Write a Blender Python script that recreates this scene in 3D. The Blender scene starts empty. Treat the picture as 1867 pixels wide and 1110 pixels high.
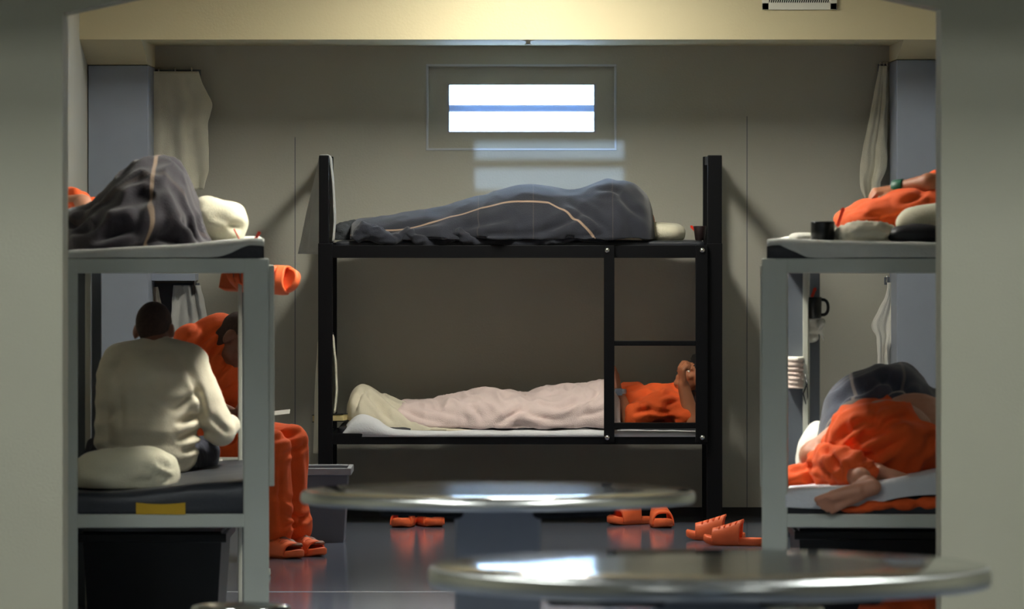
import bpy, bmesh, math, random
import numpy as np
from mathutils import Vector, Matrix, Euler, noise
random.seed(4)
SC = bpy.context.scene
COL = SC.collection
PI = math.pi

# ------------------------------------------------------------------ camera
F = 10800.0            # focal length in pixels of the 1867 px wide frame
CX, HY, HC = 933.5, 381.0, 1.6
cam_d = bpy.data.cameras.new('camera')
cam = bpy.data.objects.new('camera', cam_d)
COL.objects.link(cam)
cam.location = (0, 0, HC)
cam.rotation_euler = (PI/2, 0, 0)
cam_d.sensor_width = 36
cam_d.lens = 36*F/1867
cam_d.shift_y = -(555-HY)/1867
cam_d.clip_end = 200
cam_d.dof.use_dof = True
cam_d.dof.focus_distance = 30.0
cam_d.dof.aperture_fstop = 7.5
SC.camera = cam

# ------------------------------------------------------------------ world, sun, exposure
w = bpy.data.worlds.new('world'); SC.world = w; w.use_nodes = True
bg = w.node_tree.nodes['Background']
bg.inputs[0].default_value = (0.48, 0.70, 1.0, 1)
bg.inputs[1].default_value = 30.0
sun_d = bpy.data.lights.new('sun', 'SUN'); sun_d.energy = 1.5; sun_d.angle = 0.0012
sun_d.color = (0.42, 0.65, 1.0)
sun = bpy.data.objects.new('sun', sun_d); COL.objects.link(sun)
SUN_T = 0.036
sun.location = (0, -20, 10)
sun.rotation_euler = Vector((0, 1, -SUN_T)).to_track_quat('-Z', 'Y').to_euler()
SC.view_settings.view_transform = 'Standard'
SC.view_settings.look = 'None'
SC.view_settings.gamma = 1.0
SC.view_settings.exposure = 0.0
SC.view_settings.use_curve_mapping = False
LAMP_CELL, LAMP_FRONT, LAMP_DAY, LAMP_NEAR = 66.0, 122.0, 20.0, 35.0

# ------------------------------------------------------------------ helpers
def X(px, Y): return (px-CX)*Y/F
def Z(py, Y): return HC+(HY-py)*Y/F
def P(px, py, Y): return Vector((X(px, Y), Y, Z(py, Y)))
def lin(c): return tuple(((v/255)/12.92 if v/255 <= .04045 else ((v/255+.055)/1.055)**2.4) for v in c)

def new_mat(name):
    m = bpy.data.materials.new(name); m.use_nodes = True
    nt = m.node_tree
    return m, nt, nt.nodes['Principled BSDF']

def mat(name, rgb, rough=.6, metal=0., var=.06, vscale=6., bump=0., bscale=60., spec=.5, coat=0., sheen=0.):
    m, nt, b = new_mat(name)
    c = lin(rgb)
    tc = nt.nodes.new('ShaderNodeTexCoord')
    n = nt.nodes.new('ShaderNodeTexNoise'); n.inputs['Scale'].default_value = vscale; n.inputs['Detail'].default_value = 5
    nt.links.new(tc.outputs['Object'], n.inputs['Vector'])
    r = nt.nodes.new('ShaderNodeValToRGB')
    r.color_ramp.elements[0].position = .3; r.color_ramp.elements[1].position = .7
    r.color_ramp.elements[0].color = (*[v*(1-var) for v in c], 1)
    r.color_ramp.elements[1].color = (*[min(1, v*(1+var)) for v in c], 1)
    nt.links.new(n.outputs['Fac'], r.inputs['Fac'])
    nt.links.new(r.outputs['Color'], b.inputs['Base Color'])
    b.inputs['Roughness'].default_value = rough
    b.inputs['Metallic'].default_value = metal
    b.inputs['Specular IOR Level'].default_value = spec
    b.inputs['Coat Weight'].default_value = coat
    b.inputs['Sheen Weight'].default_value = sheen
    if bump:
        n2 = nt.nodes.new('ShaderNodeTexNoise'); n2.inputs['Scale'].default_value = bscale; n2.inputs['Detail'].default_value = 4
        nt.links.new(tc.outputs['Object'], n2.inputs['Vector'])
        bp = nt.nodes.new('ShaderNodeBump'); bp.inputs['Strength'].default_value = bump; bp.inputs['Distance'].default_value = .01
        nt.links.new(n2.outputs['Fac'], bp.inputs['Height'])
        nt.links.new(bp.outputs['Normal'], b.inputs['Normal'])
    return m

def plaid(name, rgb, line_rgb, us, vs, wu=.006, wv=.012, faint=.35):
    """woven wool: thin lines at the given u and v of the cloth's own UVs"""
    m, nt, b = new_mat(name)
    N, L = nt.nodes, nt.links
    uv = N.new('ShaderNodeUVMap'); uv.uv_map = 'UVMap'
    sp = N.new('ShaderNodeSeparateXYZ'); L.new(uv.outputs[0], sp.inputs[0])
    tot = None
    for lst, out, wd in ((us, 0, wu), (vs, 1, wv)):
        for (c0, a) in lst:
            s = N.new('ShaderNodeMath'); s.operation = 'SUBTRACT'; L.new(sp.outputs[out], s.inputs[0]); s.inputs[1].default_value = c0
            ab = N.new('ShaderNodeMath'); ab.operation = 'ABSOLUTE'; L.new(s.outputs[0], ab.inputs[0])
            mr = N.new('ShaderNodeMapRange'); mr.interpolation_type = 'SMOOTHSTEP'
            L.new(ab.outputs[0], mr.inputs[0])
            mr.inputs[1].default_value = wd*.6; mr.inputs[2].default_value = wd*1.4
            mr.inputs[3].default_value = a; mr.inputs[4].default_value = 0
            if tot is None: tot = mr.outputs[0]
            else:
                mx = N.new('ShaderNodeMath'); mx.operation = 'MAXIMUM'; L.new(tot, mx.inputs[0]); L.new(mr.outputs[0], mx.inputs[1]); tot = mx.outputs[0]
    tc = N.new('ShaderNodeTexCoord')
    n = N.new('ShaderNodeTexNoise'); n.inputs['Scale'].default_value = 14; n.inputs['Detail'].default_value = 6
    L.new(tc.outputs['Object'], n.inputs['Vector'])
    r = N.new('ShaderNodeValToRGB'); c = lin(rgb)
    r.color_ramp.elements[0].position = .3; r.color_ramp.elements[1].position = .7
    r.color_ramp.elements[0].color = (*[v*.85 for v in c], 1); r.color_ramp.elements[1].color = (*[v*1.15 for v in c], 1)
    L.new(n.outputs['Fac'], r.inputs['Fac'])
    mix = N.new('ShaderNodeMix'); mix.data_type = 'RGBA'
    L.new(tot, mix.inputs[0]); L.new(r.outputs[0], mix.inputs[6]); mix.inputs[7].default_value = (*lin(line_rgb), 1)
    L.new(mix.outputs[2], b.inputs['Base Color'])
    b.inputs['Roughness'].default_value = .9
    b.inputs['Sheen Weight'].default_value = .25
    n2 = N.new('ShaderNodeTexNoise'); n2.inputs['Scale'].default_value = 160
    L.new(tc.outputs['Object'], n2.inputs['Vector'])
    bp = N.new('ShaderNodeBump'); bp.inputs['Strength'].default_value = .3; bp.inputs['Distance'].default_value = .006
    L.new(n2.outputs['Fac'], bp.inputs['Height']); L.new(bp.outputs[0], b.inputs['Normal'])
    return m

def woff(parent):
    o = Vector((0, 0, 0)); p = parent
    while p is not None:
        o += p.location; p = p.parent
    return o

def tag(o, label=None, cat=None, group=None, kind=None):
    if label: o['label'] = label
    if cat: o['category'] = cat
    if group: o['group'] = group
    if kind: o['kind'] = kind
    return o

def empty(name, loc, rz=0, label=None, cat=None, group=None, kind=None):
    o = bpy.data.objects.new(name, None); COL.objects.link(o)
    o.location = loc; o.rotation_euler = (0, 0, rz); o.empty_display_size = .1
    return tag(o, label, cat, group, kind)

def link(name, me, m, parent=None, origin=None, local=False, smooth=True, solid=0., bevel=0., subsurf=0, mats=None):
    me.validate()
    for p in me.polygons: p.use_smooth = smooth
    for q in (mats or [m]): me.materials.append(q)
    o = bpy.data.objects.new(name, me); COL.objects.link(o)
    if parent is not None: o.parent = parent
    if not local:
        sh = Vector(origin) if (origin is not None and parent is None) else woff(parent)
        if sh.length > 0: me.transform(Matrix.Translation(-sh))
        if parent is None and origin is not None: o.location = origin
    if solid:
        md = o.modifiers.new('solid', 'SOLIDIFY'); md.thickness = solid; md.offset = 0
    if bevel:
        md = o.modifiers.new('bevel', 'BEVEL'); md.width = bevel; md.segments = 3; md.limit_method = 'ANGLE'; md.angle_limit = .6
    if subsurf:
        md = o.modifiers.new('sub', 'SUBSURF'); md.levels = subsurf; md.render_levels = subsurf
    return o

class MB:
    def __init__(s): s.v, s.f = [], []
    def add(s, vs, fs):
        b = len(s.v); s.v += [tuple(q) for q in vs]; s.f += [tuple(i+b for i in f) for f in fs]; return s
    def box(s, x0, x1, y0, y1, z0, z1, M=None):
        vs = [Vector((x, y, z)) for x in (x0, x1) for y in (y0, y1) for z in (z0, z1)]
        if M is not None: vs = [M @ q for q in vs]
        return s.add(vs, [(0,1,3,2), (4,6,7,5), (0,4,5,1), (2,3,7,6), (0,2,6,4), (1,5,7,3)])
    def prism(s, pts, y0, y1):            # polygon in x-z, extruded along y
        n = len(pts)
        vs = [(x, y0, z) for x, z in pts]+[(x, y1, z) for x, z in pts]
        return s.add(vs, [tuple(range(n)), tuple(range(2*n-1, n-1, -1))]+[(i, i+n, (i+1) % n+n, (i+1) % n) for i in range(n)])
    def lathe(s, prof, c=(0,0,0), n=32, M=None):
        c = Vector(c); vs, fs = [], []
        for r, z in prof:
            for k in range(n):
                a = 2*PI*k/n; q = Vector((r*math.cos(a), r*math.sin(a), z))
                vs.append((M @ q if M is not None else q)+c)
        m = len(prof)
        for i in range(m-1):
            for k in range(n):
                fs.append((i*n+k, i*n+(k+1) % n, (i+1)*n+(k+1) % n, (i+1)*n+k))
        fs.append(tuple(range(n-1, -1, -1))); fs.append(tuple((m-1)*n+k for k in range(n)))
        return s.add(vs, fs)
    def tube(s, pts, r, n=10, closed=False):
        pts = [Vector(p) for p in pts]; rings = []; m = len(pts); u = None
        rs = r if isinstance(r, (list, tuple)) else [r]*m
        for i, p in enumerate(pts):
            a = pts[(i-1) % m] if (closed or i > 0) else p
            b = pts[(i+1) % m] if (closed or i < m-1) else p
            t = (b-a).normalized()
            if u is None: u = t.orthogonal().normalized()
            u = (u-t*u.dot(t)).normalized(); w_ = u.cross(t)
            rings.append([p+u*math.cos(2*PI*k/n)*rs[i]+w_*math.sin(2*PI*k/n)*rs[i] for k in range(n)])
        vs = [q for R in rings for q in R]; fs = []
        for i in range(m if closed else m-1):
            j = (i+1) % m
            for k in range(n): fs.append((i*n+k, i*n+(k+1) % n, j*n+(k+1) % n, j*n+k))
        if not closed: fs += [tuple(range(n-1, -1, -1)), tuple((m-1)*n+k for k in range(n))]
        return s.add(vs, fs)
    def capsule(s, p0, p1, r0, r1, n=14, h=5):
        p0, p1 = Vector(p0), Vector(p1); d = p1-p0
        if d.length < 1e-6: d = Vector((0, 0, 1e-4)); p1 = p0+d
        t = d.normalized(); u = t.orthogonal().normalized(); w_ = t.cross(u)
        prof = [(p0, -r0)]
        rings = []
        for i in range(1, h+1):
            a = -PI/2+PI/2*i/h; rings.append((p0+t*(r0*math.sin(a)), r0*math.cos(a)))
        for i in range(0, h):
            a = PI/2*i/h; rings.append((p1+t*(r1*math.sin(a)), r1*math.cos(a)))
        vs = [p0-t*r0]
        for c, r in rings: vs += [c+u*(r*math.cos(2*PI*k/n))+w_*(r*math.sin(2*PI*k/n)) for k in range(n)]
        vs.append(p1+t*r1); fs = []
        for k in range(n): fs.append((0, 1+(k+1) % n, 1+k))
        for i in range(len(rings)-1):
            for k in range(n): a = 1+i*n; fs.append((a+k, a+(k+1) % n, a+n+(k+1) % n, a+n+k))
        a = 1+(len(rings)-1)*n; e = len(vs)-1
        for k in range(n): fs.append((a+k, a+(k+1) % n, e))
        return s.add(vs, fs)
    def ell(s, c, r, rot=None, n=20, h=12):
        c = Vector(c); vs, fs = [], []
        R = rot if isinstance(rot, Matrix) else (Euler(rot).to_matrix() if rot is not None else Matrix.Identity(3))
        vs.append(c+R @ Vector((0, 0, -r[2])))
        for i in range(1, h):
            a = -PI/2+PI*i/h
            for k in range(n):
                b = 2*PI*k/n
                vs.append(c+R @ Vector((r[0]*math.cos(a)*math.cos(b), r[1]*math.cos(a)*math.sin(b), r[2]*math.sin(a))))
        vs.append(c+R @ Vector((0, 0, r[2])))
        for k in range(n): fs.append((0, 1+(k+1) % n, 1+k))
        for i in range(h-2):
            for k in range(n): a = 1+i*n; fs.append((a+k, a+(k+1) % n, a+n+(k+1) % n, a+n+k))
        a = 1+(h-2)*n; e = len(vs)-1
        for k in range(n): fs.append((a+k, a+(k+1) % n, e))
        return s.add(vs, fs)
    def mesh(s, name):
        me = bpy.data.meshes.new(name); me.from_pydata(s.v, [], s.f); me.update(); return me
    def build(s, name, m, parent=None, origin=None, local=False, smooth=False, **k):
        return link(name, s.mesh(name), m, parent, origin, local, smooth, **k)
    def fuse(s, name, m, parent=None, origin=None, voxel=.012, smooth=5, wrinkle=None, local=False, clip=None, floor=None):
        """one continuous skin over all the shapes collected so far"""
        t = bpy.data.objects.new('tmp', s.mesh('tmp')); COL.objects.link(t)
        r = t.modifiers.new('r', 'REMESH'); r.mode = 'VOXEL'; r.voxel_size = voxel; r.use_smooth_shade = True
        if smooth:
            q = t.modifiers.new('s', 'SMOOTH'); q.iterations = smooth; q.factor = .5
        dg = bpy.context.evaluated_depsgraph_get()
        me = bpy.data.meshes.new_from_object(t.evaluated_get(dg)); me.name = name
        bpy.data.objects.remove(t)
        if clip:
            bm = bmesh.new(); bm.from_mesh(me)
            for co, no in clip:
                g = bm.verts[:]+bm.edges[:]+bm.faces[:]
                bmesh.ops.bisect_plane(bm, geom=g, plane_co=co, plane_no=no, clear_outer=True)
            bm.to_mesh(me); bm.free()
        if wrinkle:
            wr(me, *wrinkle)
        if floor is not None:
            for v in me.vertices:
                if v.co.z < floor: v.co.z = floor
        return link(name, me, m, parent, origin, local, True)

def wr(me, amp, scale, stretch=(1, 1, 1), seed=0, ridged=True):
    """cloth wrinkles: push the surface along its normals with stretched ridged noise"""
    sx, sy, sz = [scale*q for q in stretch]
    new = []
    for v in me.vertices:
        p = Vector((v.co.x*sx+seed*7.3, v.co.y*sy-seed*3.1, v.co.z*sz+seed))
        n = noise.noise(p)
        if ridged: n = .55-abs(n)*1.6
        n += .35*noise.noise(p*2.3)
        new.append(v.co+v.normal*amp*n)
    for v, c in zip(me.vertices, new): v.co = c
    me.update()

def crease(o, Yc, lines):
    """folds pressed into cloth: lines of (px, py, px2, py2, width, depth), drawn on the side that faces the room"""
    me = o.data; off = woff(o); me.update()
    L = [(X(a, Yc), Z(b_, Yc), X(c, Yc), Z(d, Yc), w, e) for a, b_, c, d, w, e in lines]
    new = []
    for v in me.vertices:
        p = v.co+off; f = min(1, max(0, .35-v.normal.y)*1.4); d = 0.
        if f > 0:
            for x0, z0, x1, z1, w, e in L:
                dx, dz = x1-x0, z1-z0; LL = math.hypot(dx, dz); t = ((p.x-x0)*dx+(p.z-z0)*dz)/LL/LL
                if t < -.15 or t > 1.15: continue
                s = ((p.x-x0)*dz-(p.z-z0)*dx)/LL+.25*w*math.sin(t*5+x0*40)
                if abs(s) > 5*w: continue
                tp = math.sin(PI*min(1, max(0, (t+.15)/1.3)))
                d += e*tp*(-math.exp(-(s/w)**2)+.75*math.exp(-((s-1.7*w)/(1.1*w))**2)+.35*math.exp(-((s+1.8*w)/(1.2*w))**2))
        new.append(v.co+v.normal*d*f)
    for v, c in zip(me.vertices, new): v.co = c
    me.update(); return o

def interp(pts, n):
    """resample a list of tuples by index-parametrised Catmull-Rom on first entry"""
    A = np.array(pts, float); xs = A[:, 0]; q = np.linspace(xs[0], xs[-1], n)
    out = np.zeros((n, A.shape[1])); out[:, 0] = q
    m = np.zeros_like(A)
    for i in range(len(A)):
        a, b = max(0, i-1), min(len(A)-1, i+1)
        m[i] = (A[b]-A[a])/(xs[b]-xs[a])
    for k, x in enumerate(q):
        i = min(max(np.searchsorted(xs, x)-1, 0), len(A)-2)
        h = xs[i+1]-xs[i]; t = (x-xs[i])/h
        h00, h10, h01, h11 = 2*t**3-3*t**2+1, t**3-2*t**2+t, -2*t**3+3*t**2, t**3-t**2
        out[k, 1:] = h00*A[i, 1:]+h10*h*m[i, 1:]+h01*A[i+1, 1:]+h11*h*m[i+1, 1:]
    return out

def blanket(name, secs, Yc, m, parent=None, origin=None, nu=150, nv=60, amp=.012, scale=9, hem=.02, seed=1,
            ez=.8, ey=1.0, vshift=None, solid=.008, stretch=(1, .5, 1), lift=0.):
    """cloth over a lying body. secs: (px, top py, base py front, half depth front, half depth back); Yc the body's distance"""
    S = interp([(X(a, Yc), Z(b, Yc), Z(c, Yc), d, e) for a, b, c, d, e in secs], nu)
    vs, fs, uvs = [], [], []
    for i, (x, zt, zb, yf, yb) in enumerate(S):
        for j in range(nv+1):
            t = j/nv; a = PI*t
            ca, sa = math.cos(a), max(0., math.sin(a))
            half = yf if ca > 0 else yb
            y = Yc-half*math.copysign(abs(ca)**ey, ca)
            z = zb+(zt-zb)*sa**ez
            edge = abs(ca)**6
            p = Vector((x*scale*stretch[0]+seed*5, y*scale*stretch[1], z*scale*stretch[2]+seed))
            n = noise.noise(p)
            n2 = .5-abs(noise.noise(p*1.7+Vector((3, 1, 7))))*1.5
            d = amp*(n*.7+n2*.9)*(1-edge*.6)
            nrm = Vector((0, -ca, sa+.15)).normalized()
            q = Vector((x, y, z))+nrm*d
            if edge > .01:
                q.y -= math.copysign(1, ca)*edge*hem*(1.2+1.4*noise.noise(Vector((x*7+seed, ca, 0))))
                q.z = max(q.z, zb+.006+edge*lift*(.5+.5*noise.noise(Vector((x*9, seed, 1)))))
            vs.append(q); uvs.append((i/(nu-1), t+(vshift(i/(nu-1)) if vshift else 0)))
    k = nv+1
    for i in range(nu-1):
        for j in range(nv): fs.append((i*k+j, (i+1)*k+j, (i+1)*k+j+1, i*k+j+1))
    me = bpy.data.meshes.new(name); me.from_pydata([tuple(v) for v in vs], [], fs); me.update()
    ul = me.uv_layers.new(name='UVMap')
    for l in me.loops: ul.data[l.index].uv = uvs[l.vertex_index]
    return link(name, me, m, parent, origin, solid=solid)

def drape(name, rows, Y, m, parent=None, origin=None, folds=4, amp=.012, seed=0, nz=50, nx=40, solid=.006, twist=0.):
    """hanging cloth. rows: (py, px left, px right)"""
    S = interp([(a, X(b, Y), X(c, Y)) for a, b, c in rows], nz)
    vs, fs = [], []
    for i, (py, xl, xr) in enumerate(S):
        tt = i/(nz-1)
        for j in range(nx+1):
            u = j/nx
            ph = u*folds*2*PI+1.3*noise.noise(Vector((u*3+seed, tt*1.5, 0)))*2
            y = Y-amp*(.35+.65*tt)*math.sin(ph)-amp*.8*noise.noise(Vector((u*5, tt*4, seed)))-twist*u*tt
            vs.append((xl+(xr-xl)*u+.004*noise.noise(Vector((tt*9, u*4, seed+9))), y, Z(py, Y)))
    k = nx+1
    for i in range(nz-1):
        for j in range(nx): fs.append((i*k+j, i*k+j+1, (i+1)*k+j+1, (i+1)*k+j))
    me = bpy.data.meshes.new(name); me.from_pydata(vs, [], fs); me.update()
    return link(name, me, m, parent, origin, solid=solid)

def pillow(name, c, r, m, rot=(0, 0, 0), origin=None, parent=None, amp=.008, seed=0, floor=None, pinch=.55):
    """a soft bag: superellipsoid with pinched corners and creases"""
    vs, fs = [], []; n, h = 56, 28
    R = Euler(rot).to_matrix(); c = Vector(c)
    def sp(v, e): return math.copysign(abs(v)**e, v)
    for i in range(h+1):
        a = -PI/2+PI*i/h
        for k in range(n):
            b = 2*PI*k/n
            q = Vector((r[0]*sp(math.cos(a), pinch)*sp(math.cos(b), .6), r[1]*sp(math.cos(a), pinch)*sp(math.sin(b), .6), r[2]*sp(math.sin(a), 1.0)))
            e = noise.noise(Vector((q.x*9+seed, q.y*9, q.z*9)))+.5*noise.noise(Vector((q.x*20, q.y*20+seed, q.z*20)))
            q = R @ (q+q.normalized()*amp*e)+c
            if floor is not None and q.z < floor: q.z = floor
            vs.append(q)
    for i in range(h):
        for k in range(n): fs.append((i*n+k, i*n+(k+1) % n, (i+1)*n+(k+1) % n, (i+1)*n+k))
    me = bpy.data.meshes.new(name); me.from_pydata([tuple(v) for v in vs], [], fs); me.update()
    return link(name, me, m, parent, origin)

def slab(name, x0, x1, y0, y1, z0, z1, m, parent=None, origin=None, local=False, r=.03, amp=.004, seed=0, n=(60, 30)):
    """soft mattress block: rounded edges, uneven top"""
    M_ = MB(); nx, ny = n; prof = [(0., 0.), (.0, .25), (.0, .5), (.0, .75), (.3, .93), (1., 1.)]
    vs, fs = [], []; lay = []
    for ins, t in prof:
        lay.append((ins*r, z0+(z1-z0)*t))
    def ring(ins, z):
        pts = []
        for i in range(nx): pts.append((x0+ins+(x1-x0-2*ins)*i/nx, y0+ins))
        for i in range(ny): pts.append((x1-ins, y0+ins+(y1-y0-2*ins)*i/ny))
        for i in range(nx): pts.append((x1-ins-(x1-x0-2*ins)*i/nx, y1-ins))
        for i in range(ny): pts.append((x0+ins, y1-ins-(y1-y0-2*ins)*i/ny))
        return [(x, y, z) for x, y in pts]
    for ins, z in lay: vs += ring(ins, z)
    k = 2*(nx+ny)
    for i in range(len(lay)-1):
        for j in range(k): fs.append((i*k+j, i*k+(j+1) % k, (i+1)*k+(j+1) % k, (i+1)*k+j))
    b = len(vs); ins = r
    for i in range(nx+1):
        for j in range(ny+1): vs.append((x0+ins+(x1-x0-2*ins)*i/nx, y0+ins+(y1-y0-2*ins)*j/ny, z1))
    for i in range(nx):
        for j in range(ny): a = b+i*(ny+1)+j; fs.append((a, a+ny+1, a+ny+2, a+1))
    fs.append(tuple(range(k-1, -1, -1)))
    out = []
    for q in vs:
        q = Vector(q); t = (q.z-z0)/(z1-z0)
        d = amp*(noise.noise(Vector((q.x*5+seed, q.y*5, seed)))+.5*noise.noise(Vector((q.x*14, q.y*14+seed, q.z*14))))
        q.z += d*t; q.x += d*.5*math.sin(t*PI); q.y += d*.5*math.sin(t*PI); out.append(tuple(q))
    me = bpy.data.meshes.new(name); me.from_pydata(out, [], fs)
    bm = bmesh.new(); bm.from_mesh(me); bmesh.ops.remove_doubles(bm, verts=bm.verts, dist=.0008); bm.to_mesh(me); bm.free(); me.update()
    return link(name, me, m, parent, origin, local)

# ------------------------------------------------------------------ body helpers
def hand(mb, wrist, d, palm_n, side=1, curl=.6, k=1.0, spread=.16, thumb=.5):
    """palm, four jointed fingers, thumb. d: wrist to knuckles, palm_n: out of the palm, side: thumb side"""
    d = Vector(d).normalized(); n = Vector(palm_n); n = (n-d*n.dot(d)).normalized(); s = d.cross(n).normalized()*side
    wrist = Vector(wrist)
    for q in (-.026, -.009, .009, .026):
        mb.capsule(wrist+s*q*.75*k, wrist+d*.085*k+s*q*1.2*k, .0145*k, .012*k, 10, 4)
    for i, (q, L) in enumerate(((.033, .072), (.011, .080), (-.011, .075), (-.032, .058))):
        b = wrist+d*.088*k+s*q*k
        dd = (d+s*(q/.033)*spread).normalized(); ang = curl*(1+.12*i)
        p = b
        for j, fr in enumerate((.46, .30, .24)):
            ax = s
            dirn = dd*math.cos(ang*(j+.7))+n*math.sin(ang*(j+.7))
            e = p+dirn*L*fr*k
            mb.capsule(p, e, (.0092-.0008*j)*k, (.0086-.0008*j)*k, 10, 3); p = e
    b = wrist+d*.025*k+s*.028*k
    e = b+(d*.7+s*.75+n*.35*thumb).normalized()*.045*k
    mb.capsule(b, e, .014*k, .011*k, 10, 3)
    e2 = e+(d*.95+s*.15+n*.6*thumb).normalized()*.032*k
    mb.capsule(e, e2, .0105*k, .009*k, 10, 3)

def head(mb, c, up, fw, k=1.0):
    """skull, jaw, nose, brow, lips and ears; c the skull's middle"""
    up = Vector(up).normalized(); fw = Vector(fw); fw = (fw-up*fw.dot(up)).normalized(); rt = fw.cross(up)
    R = Matrix((rt, fw, up)).transposed(); c = Vector(c)
    A = lambda x, y, z: c+R @ (Vector((x, y, z))*k)
    mb.ell(A(0, -.008, .025), (.076*k, .096*k, .092*k), R)
    mb.ell(A(0, .028, -.045), (.060*k, .066*k, .075*k), R)
    mb.ell(A(0, .062, -.088), (.030*k, .026*k, .022*k), R)
    mb.capsule(A(0, .092, .005), A(0, .108, -.032), .010*k, .014*k)
    mb.ell(A(.013, .095, -.036), (.010*k, .010*k, .008*k), R); mb.ell(A(-.013, .095, -.036), (.010*k, .010*k, .008*k), R)
    mb.capsule(A(-.04, .078, .018), A(.04, .078, .018), .012*k, .012*k)
    mb.capsule(A(-.018, .088, -.060), A(.018, .088, -.060), .008*k, .008*k)
    for s in (-1, 1):
        mb.ell(A(s*.081, -.008, -.008), (.013*k, .022*k, .036*k), R)
        mb.ell(A(s*.045, .06, -.02), (.022*k, .02*k, .02*k), R)
    return A, R

def eyes_mesh(A, R, k, m, parent):
    for s in (-1, 1): MB().ell(A(s*.031, .076, -.002), (.011*k, .008*k, .006*k), R, 12, 8).build('eye', m, parent, smooth=True)

def foot(mb, heel, d, sole_n, k=1.0):
    """heel, instep, ball and five toes. sole_n points out of the sole"""
    d = Vector(d).normalized(); n = Vector(sole_n); n = (n-d*n.dot(d)).normalized(); s = d.cross(n).normalized(); h = Vector(heel)
    mb.capsule(h, h+d*.09*k-n*.012*k, .034*k, .034*k)
    mb.capsule(h+d*.06*k+s*.008*k, h+d*.165*k+s*.022*k, .032*k, .026*k)
    mb.capsule(h+d*.06*k-s*.008*k, h+d*.150*k-s*.024*k, .030*k, .022*k)
    mb.capsule(h-n*.05*k+d*.01*k, h+d*.12*k-n*.02*k, .036*k, .026*k)
    for q, L, r in ((.034, .232, .0145), (.011, .232, .0105), (-.009, .222, .0100), (-.027, .208, .0098), (-.043, .190, .0095)):
        mb.capsule(h+d*.16*k+s*q*.9*k, h+d*L*k+s*q*k+n*.004, r*k, r*.92*k, 10, 4)

# ------------------------------------------------------------------ materials
M = {}
M['wall'] = mat('cream_wall_paint', (183, 181, 168), .5, var=.03, vscale=2.5, bump=.12, bscale=90)
M['jamb'] = mat('grey_green_wall_paint', (186, 182, 160), .6, var=.03, vscale=2, bump=.15, bscale=120)
M['beam'] = mat('cream_beam_paint', (210, 198, 160), .6, var=.02, vscale=3, bump=.1, bscale=90)
M['ceil'] = mat('ceiling_paint', (190, 190, 182), .8)
M['floor'] = mat('dark_sealed_concrete', (100, 107, 124), .12, var=.08, vscale=1.6, bump=.02, bscale=5, spec=.6)
M['joint'] = mat('pale_floor_joint', (150, 152, 156), .5)
M['base'] = mat('black_rubber_base', (24, 25, 28), .5)
M['trim'] = mat('window_paint', (176, 174, 172), .4, var=.02)
M['casing'] = mat('window_casing_glow', (198, 202, 208), .35, var=.02)  # lightened blue-grey to carry the window's glow on the edges
M['black'] = mat('black_powder_coat', (4, 5, 9), .5, spec=.22, var=.1, bump=.03, bscale=200)
M['grey'] = mat('grey_bunk_paint', (190, 195, 185), .45, var=.03, bump=.03, bscale=150)
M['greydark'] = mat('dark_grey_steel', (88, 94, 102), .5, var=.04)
M['pale'] = mat('pale_grey_paint', (188, 190, 178), .45, var=.03)
M['steel'] = mat('stainless_steel', (196, 196, 192), .085, metal=1., var=.05, vscale=3)
M['steel_edge'] = mat('brushed_steel_edge', (200, 200, 194), .28, metal=1., var=.05, vscale=3)
M['bolt'] = mat('zinc_bolt', (215, 215, 215), .25, metal=1.)
M['locker'] = mat('blue_grey_locker_paint', (150, 159, 174), .5, var=.03)
M['orange'] = mat('orange_cotton', (238, 94, 32), .85, var=.10, vscale=9, bump=.25, bscale=220, sheen=.05)
M['foam'] = mat('orange_moulded_foam', (246, 112, 62), .55, var=.05, bump=.1, bscale=90)
M['skin'] = mat('light_skin', (196, 138, 110), .5, var=.06, vscale=12, bump=.1, bscale=120)
M['skin_tan'] = mat('tan_skin', (176, 112, 78), .5, var=.06, vscale=12, bump=.1, bscale=120)
M['skin_shaded'] = mat('shaded_brown_skin', (130, 84, 66), .5, var=.06, vscale=12, bump=.1, bscale=120)  # skin darkened to carry the shade on the two seated men
M['hair'] = mat('dark_hair', (24, 20, 18), .7, var=.3, vscale=60, bump=.6, bscale=300)
M['stubble'] = mat('cropped_hair', (66, 48, 42), .85, var=.2, vscale=80, bump=.4, bscale=400)
M['eye'] = mat('eye_white', (225, 222, 215), .2)
M['cream'] = mat('cream_knit', (214, 206, 184), .9, var=.06, vscale=9, bump=.3, bscale=260, sheen=.1)
M['white'] = mat('white_cotton', (226, 224, 214), .9, var=.04, vscale=6, bump=.25, bscale=200, sheen=.1)
M['towel'] = mat('off_white_towelling', (232, 227, 206), .95, var=.06, vscale=10, bump=.5, bscale=320, sheen=.2)
M['towelgrey'] = mat('grey_white_towelling', (190, 190, 186), .95, var=.06, vscale=10, bump=.5, bscale=320, sheen=.2)
M['pillow'] = mat('cream_pillowcase', (228, 222, 196), .9, var=.04, bump=.25, bscale=160, sheen=.1)
M['pink'] = mat('pale_pink_blanket', (226, 205, 200), .92, var=.04, vscale=8, bump=.4, bscale=220, sheen=.15)
M['vinyl'] = mat('charcoal_vinyl', (44, 47, 54), .42, var=.08, bump=.2, bscale=30)
M['vinyl_black'] = mat('black_vinyl', (24, 25, 32), .5, var=.1, bump=.2, bscale=30)
M['sheet'] = mat('white_bed_sheet', (216, 218, 222), .85, var=.04, bump=.25, bscale=120)
M['sheetgrey'] = mat('greyed_bed_sheet', (206, 207, 200), .85, var=.05, bump=.25, bscale=120)
M['plastic_black'] = mat('black_plastic', (12, 12, 15), .3, var=.1)
M['plastic_brown'] = mat('dark_brown_plastic', (40, 28, 28), .35, var=.1)
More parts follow.
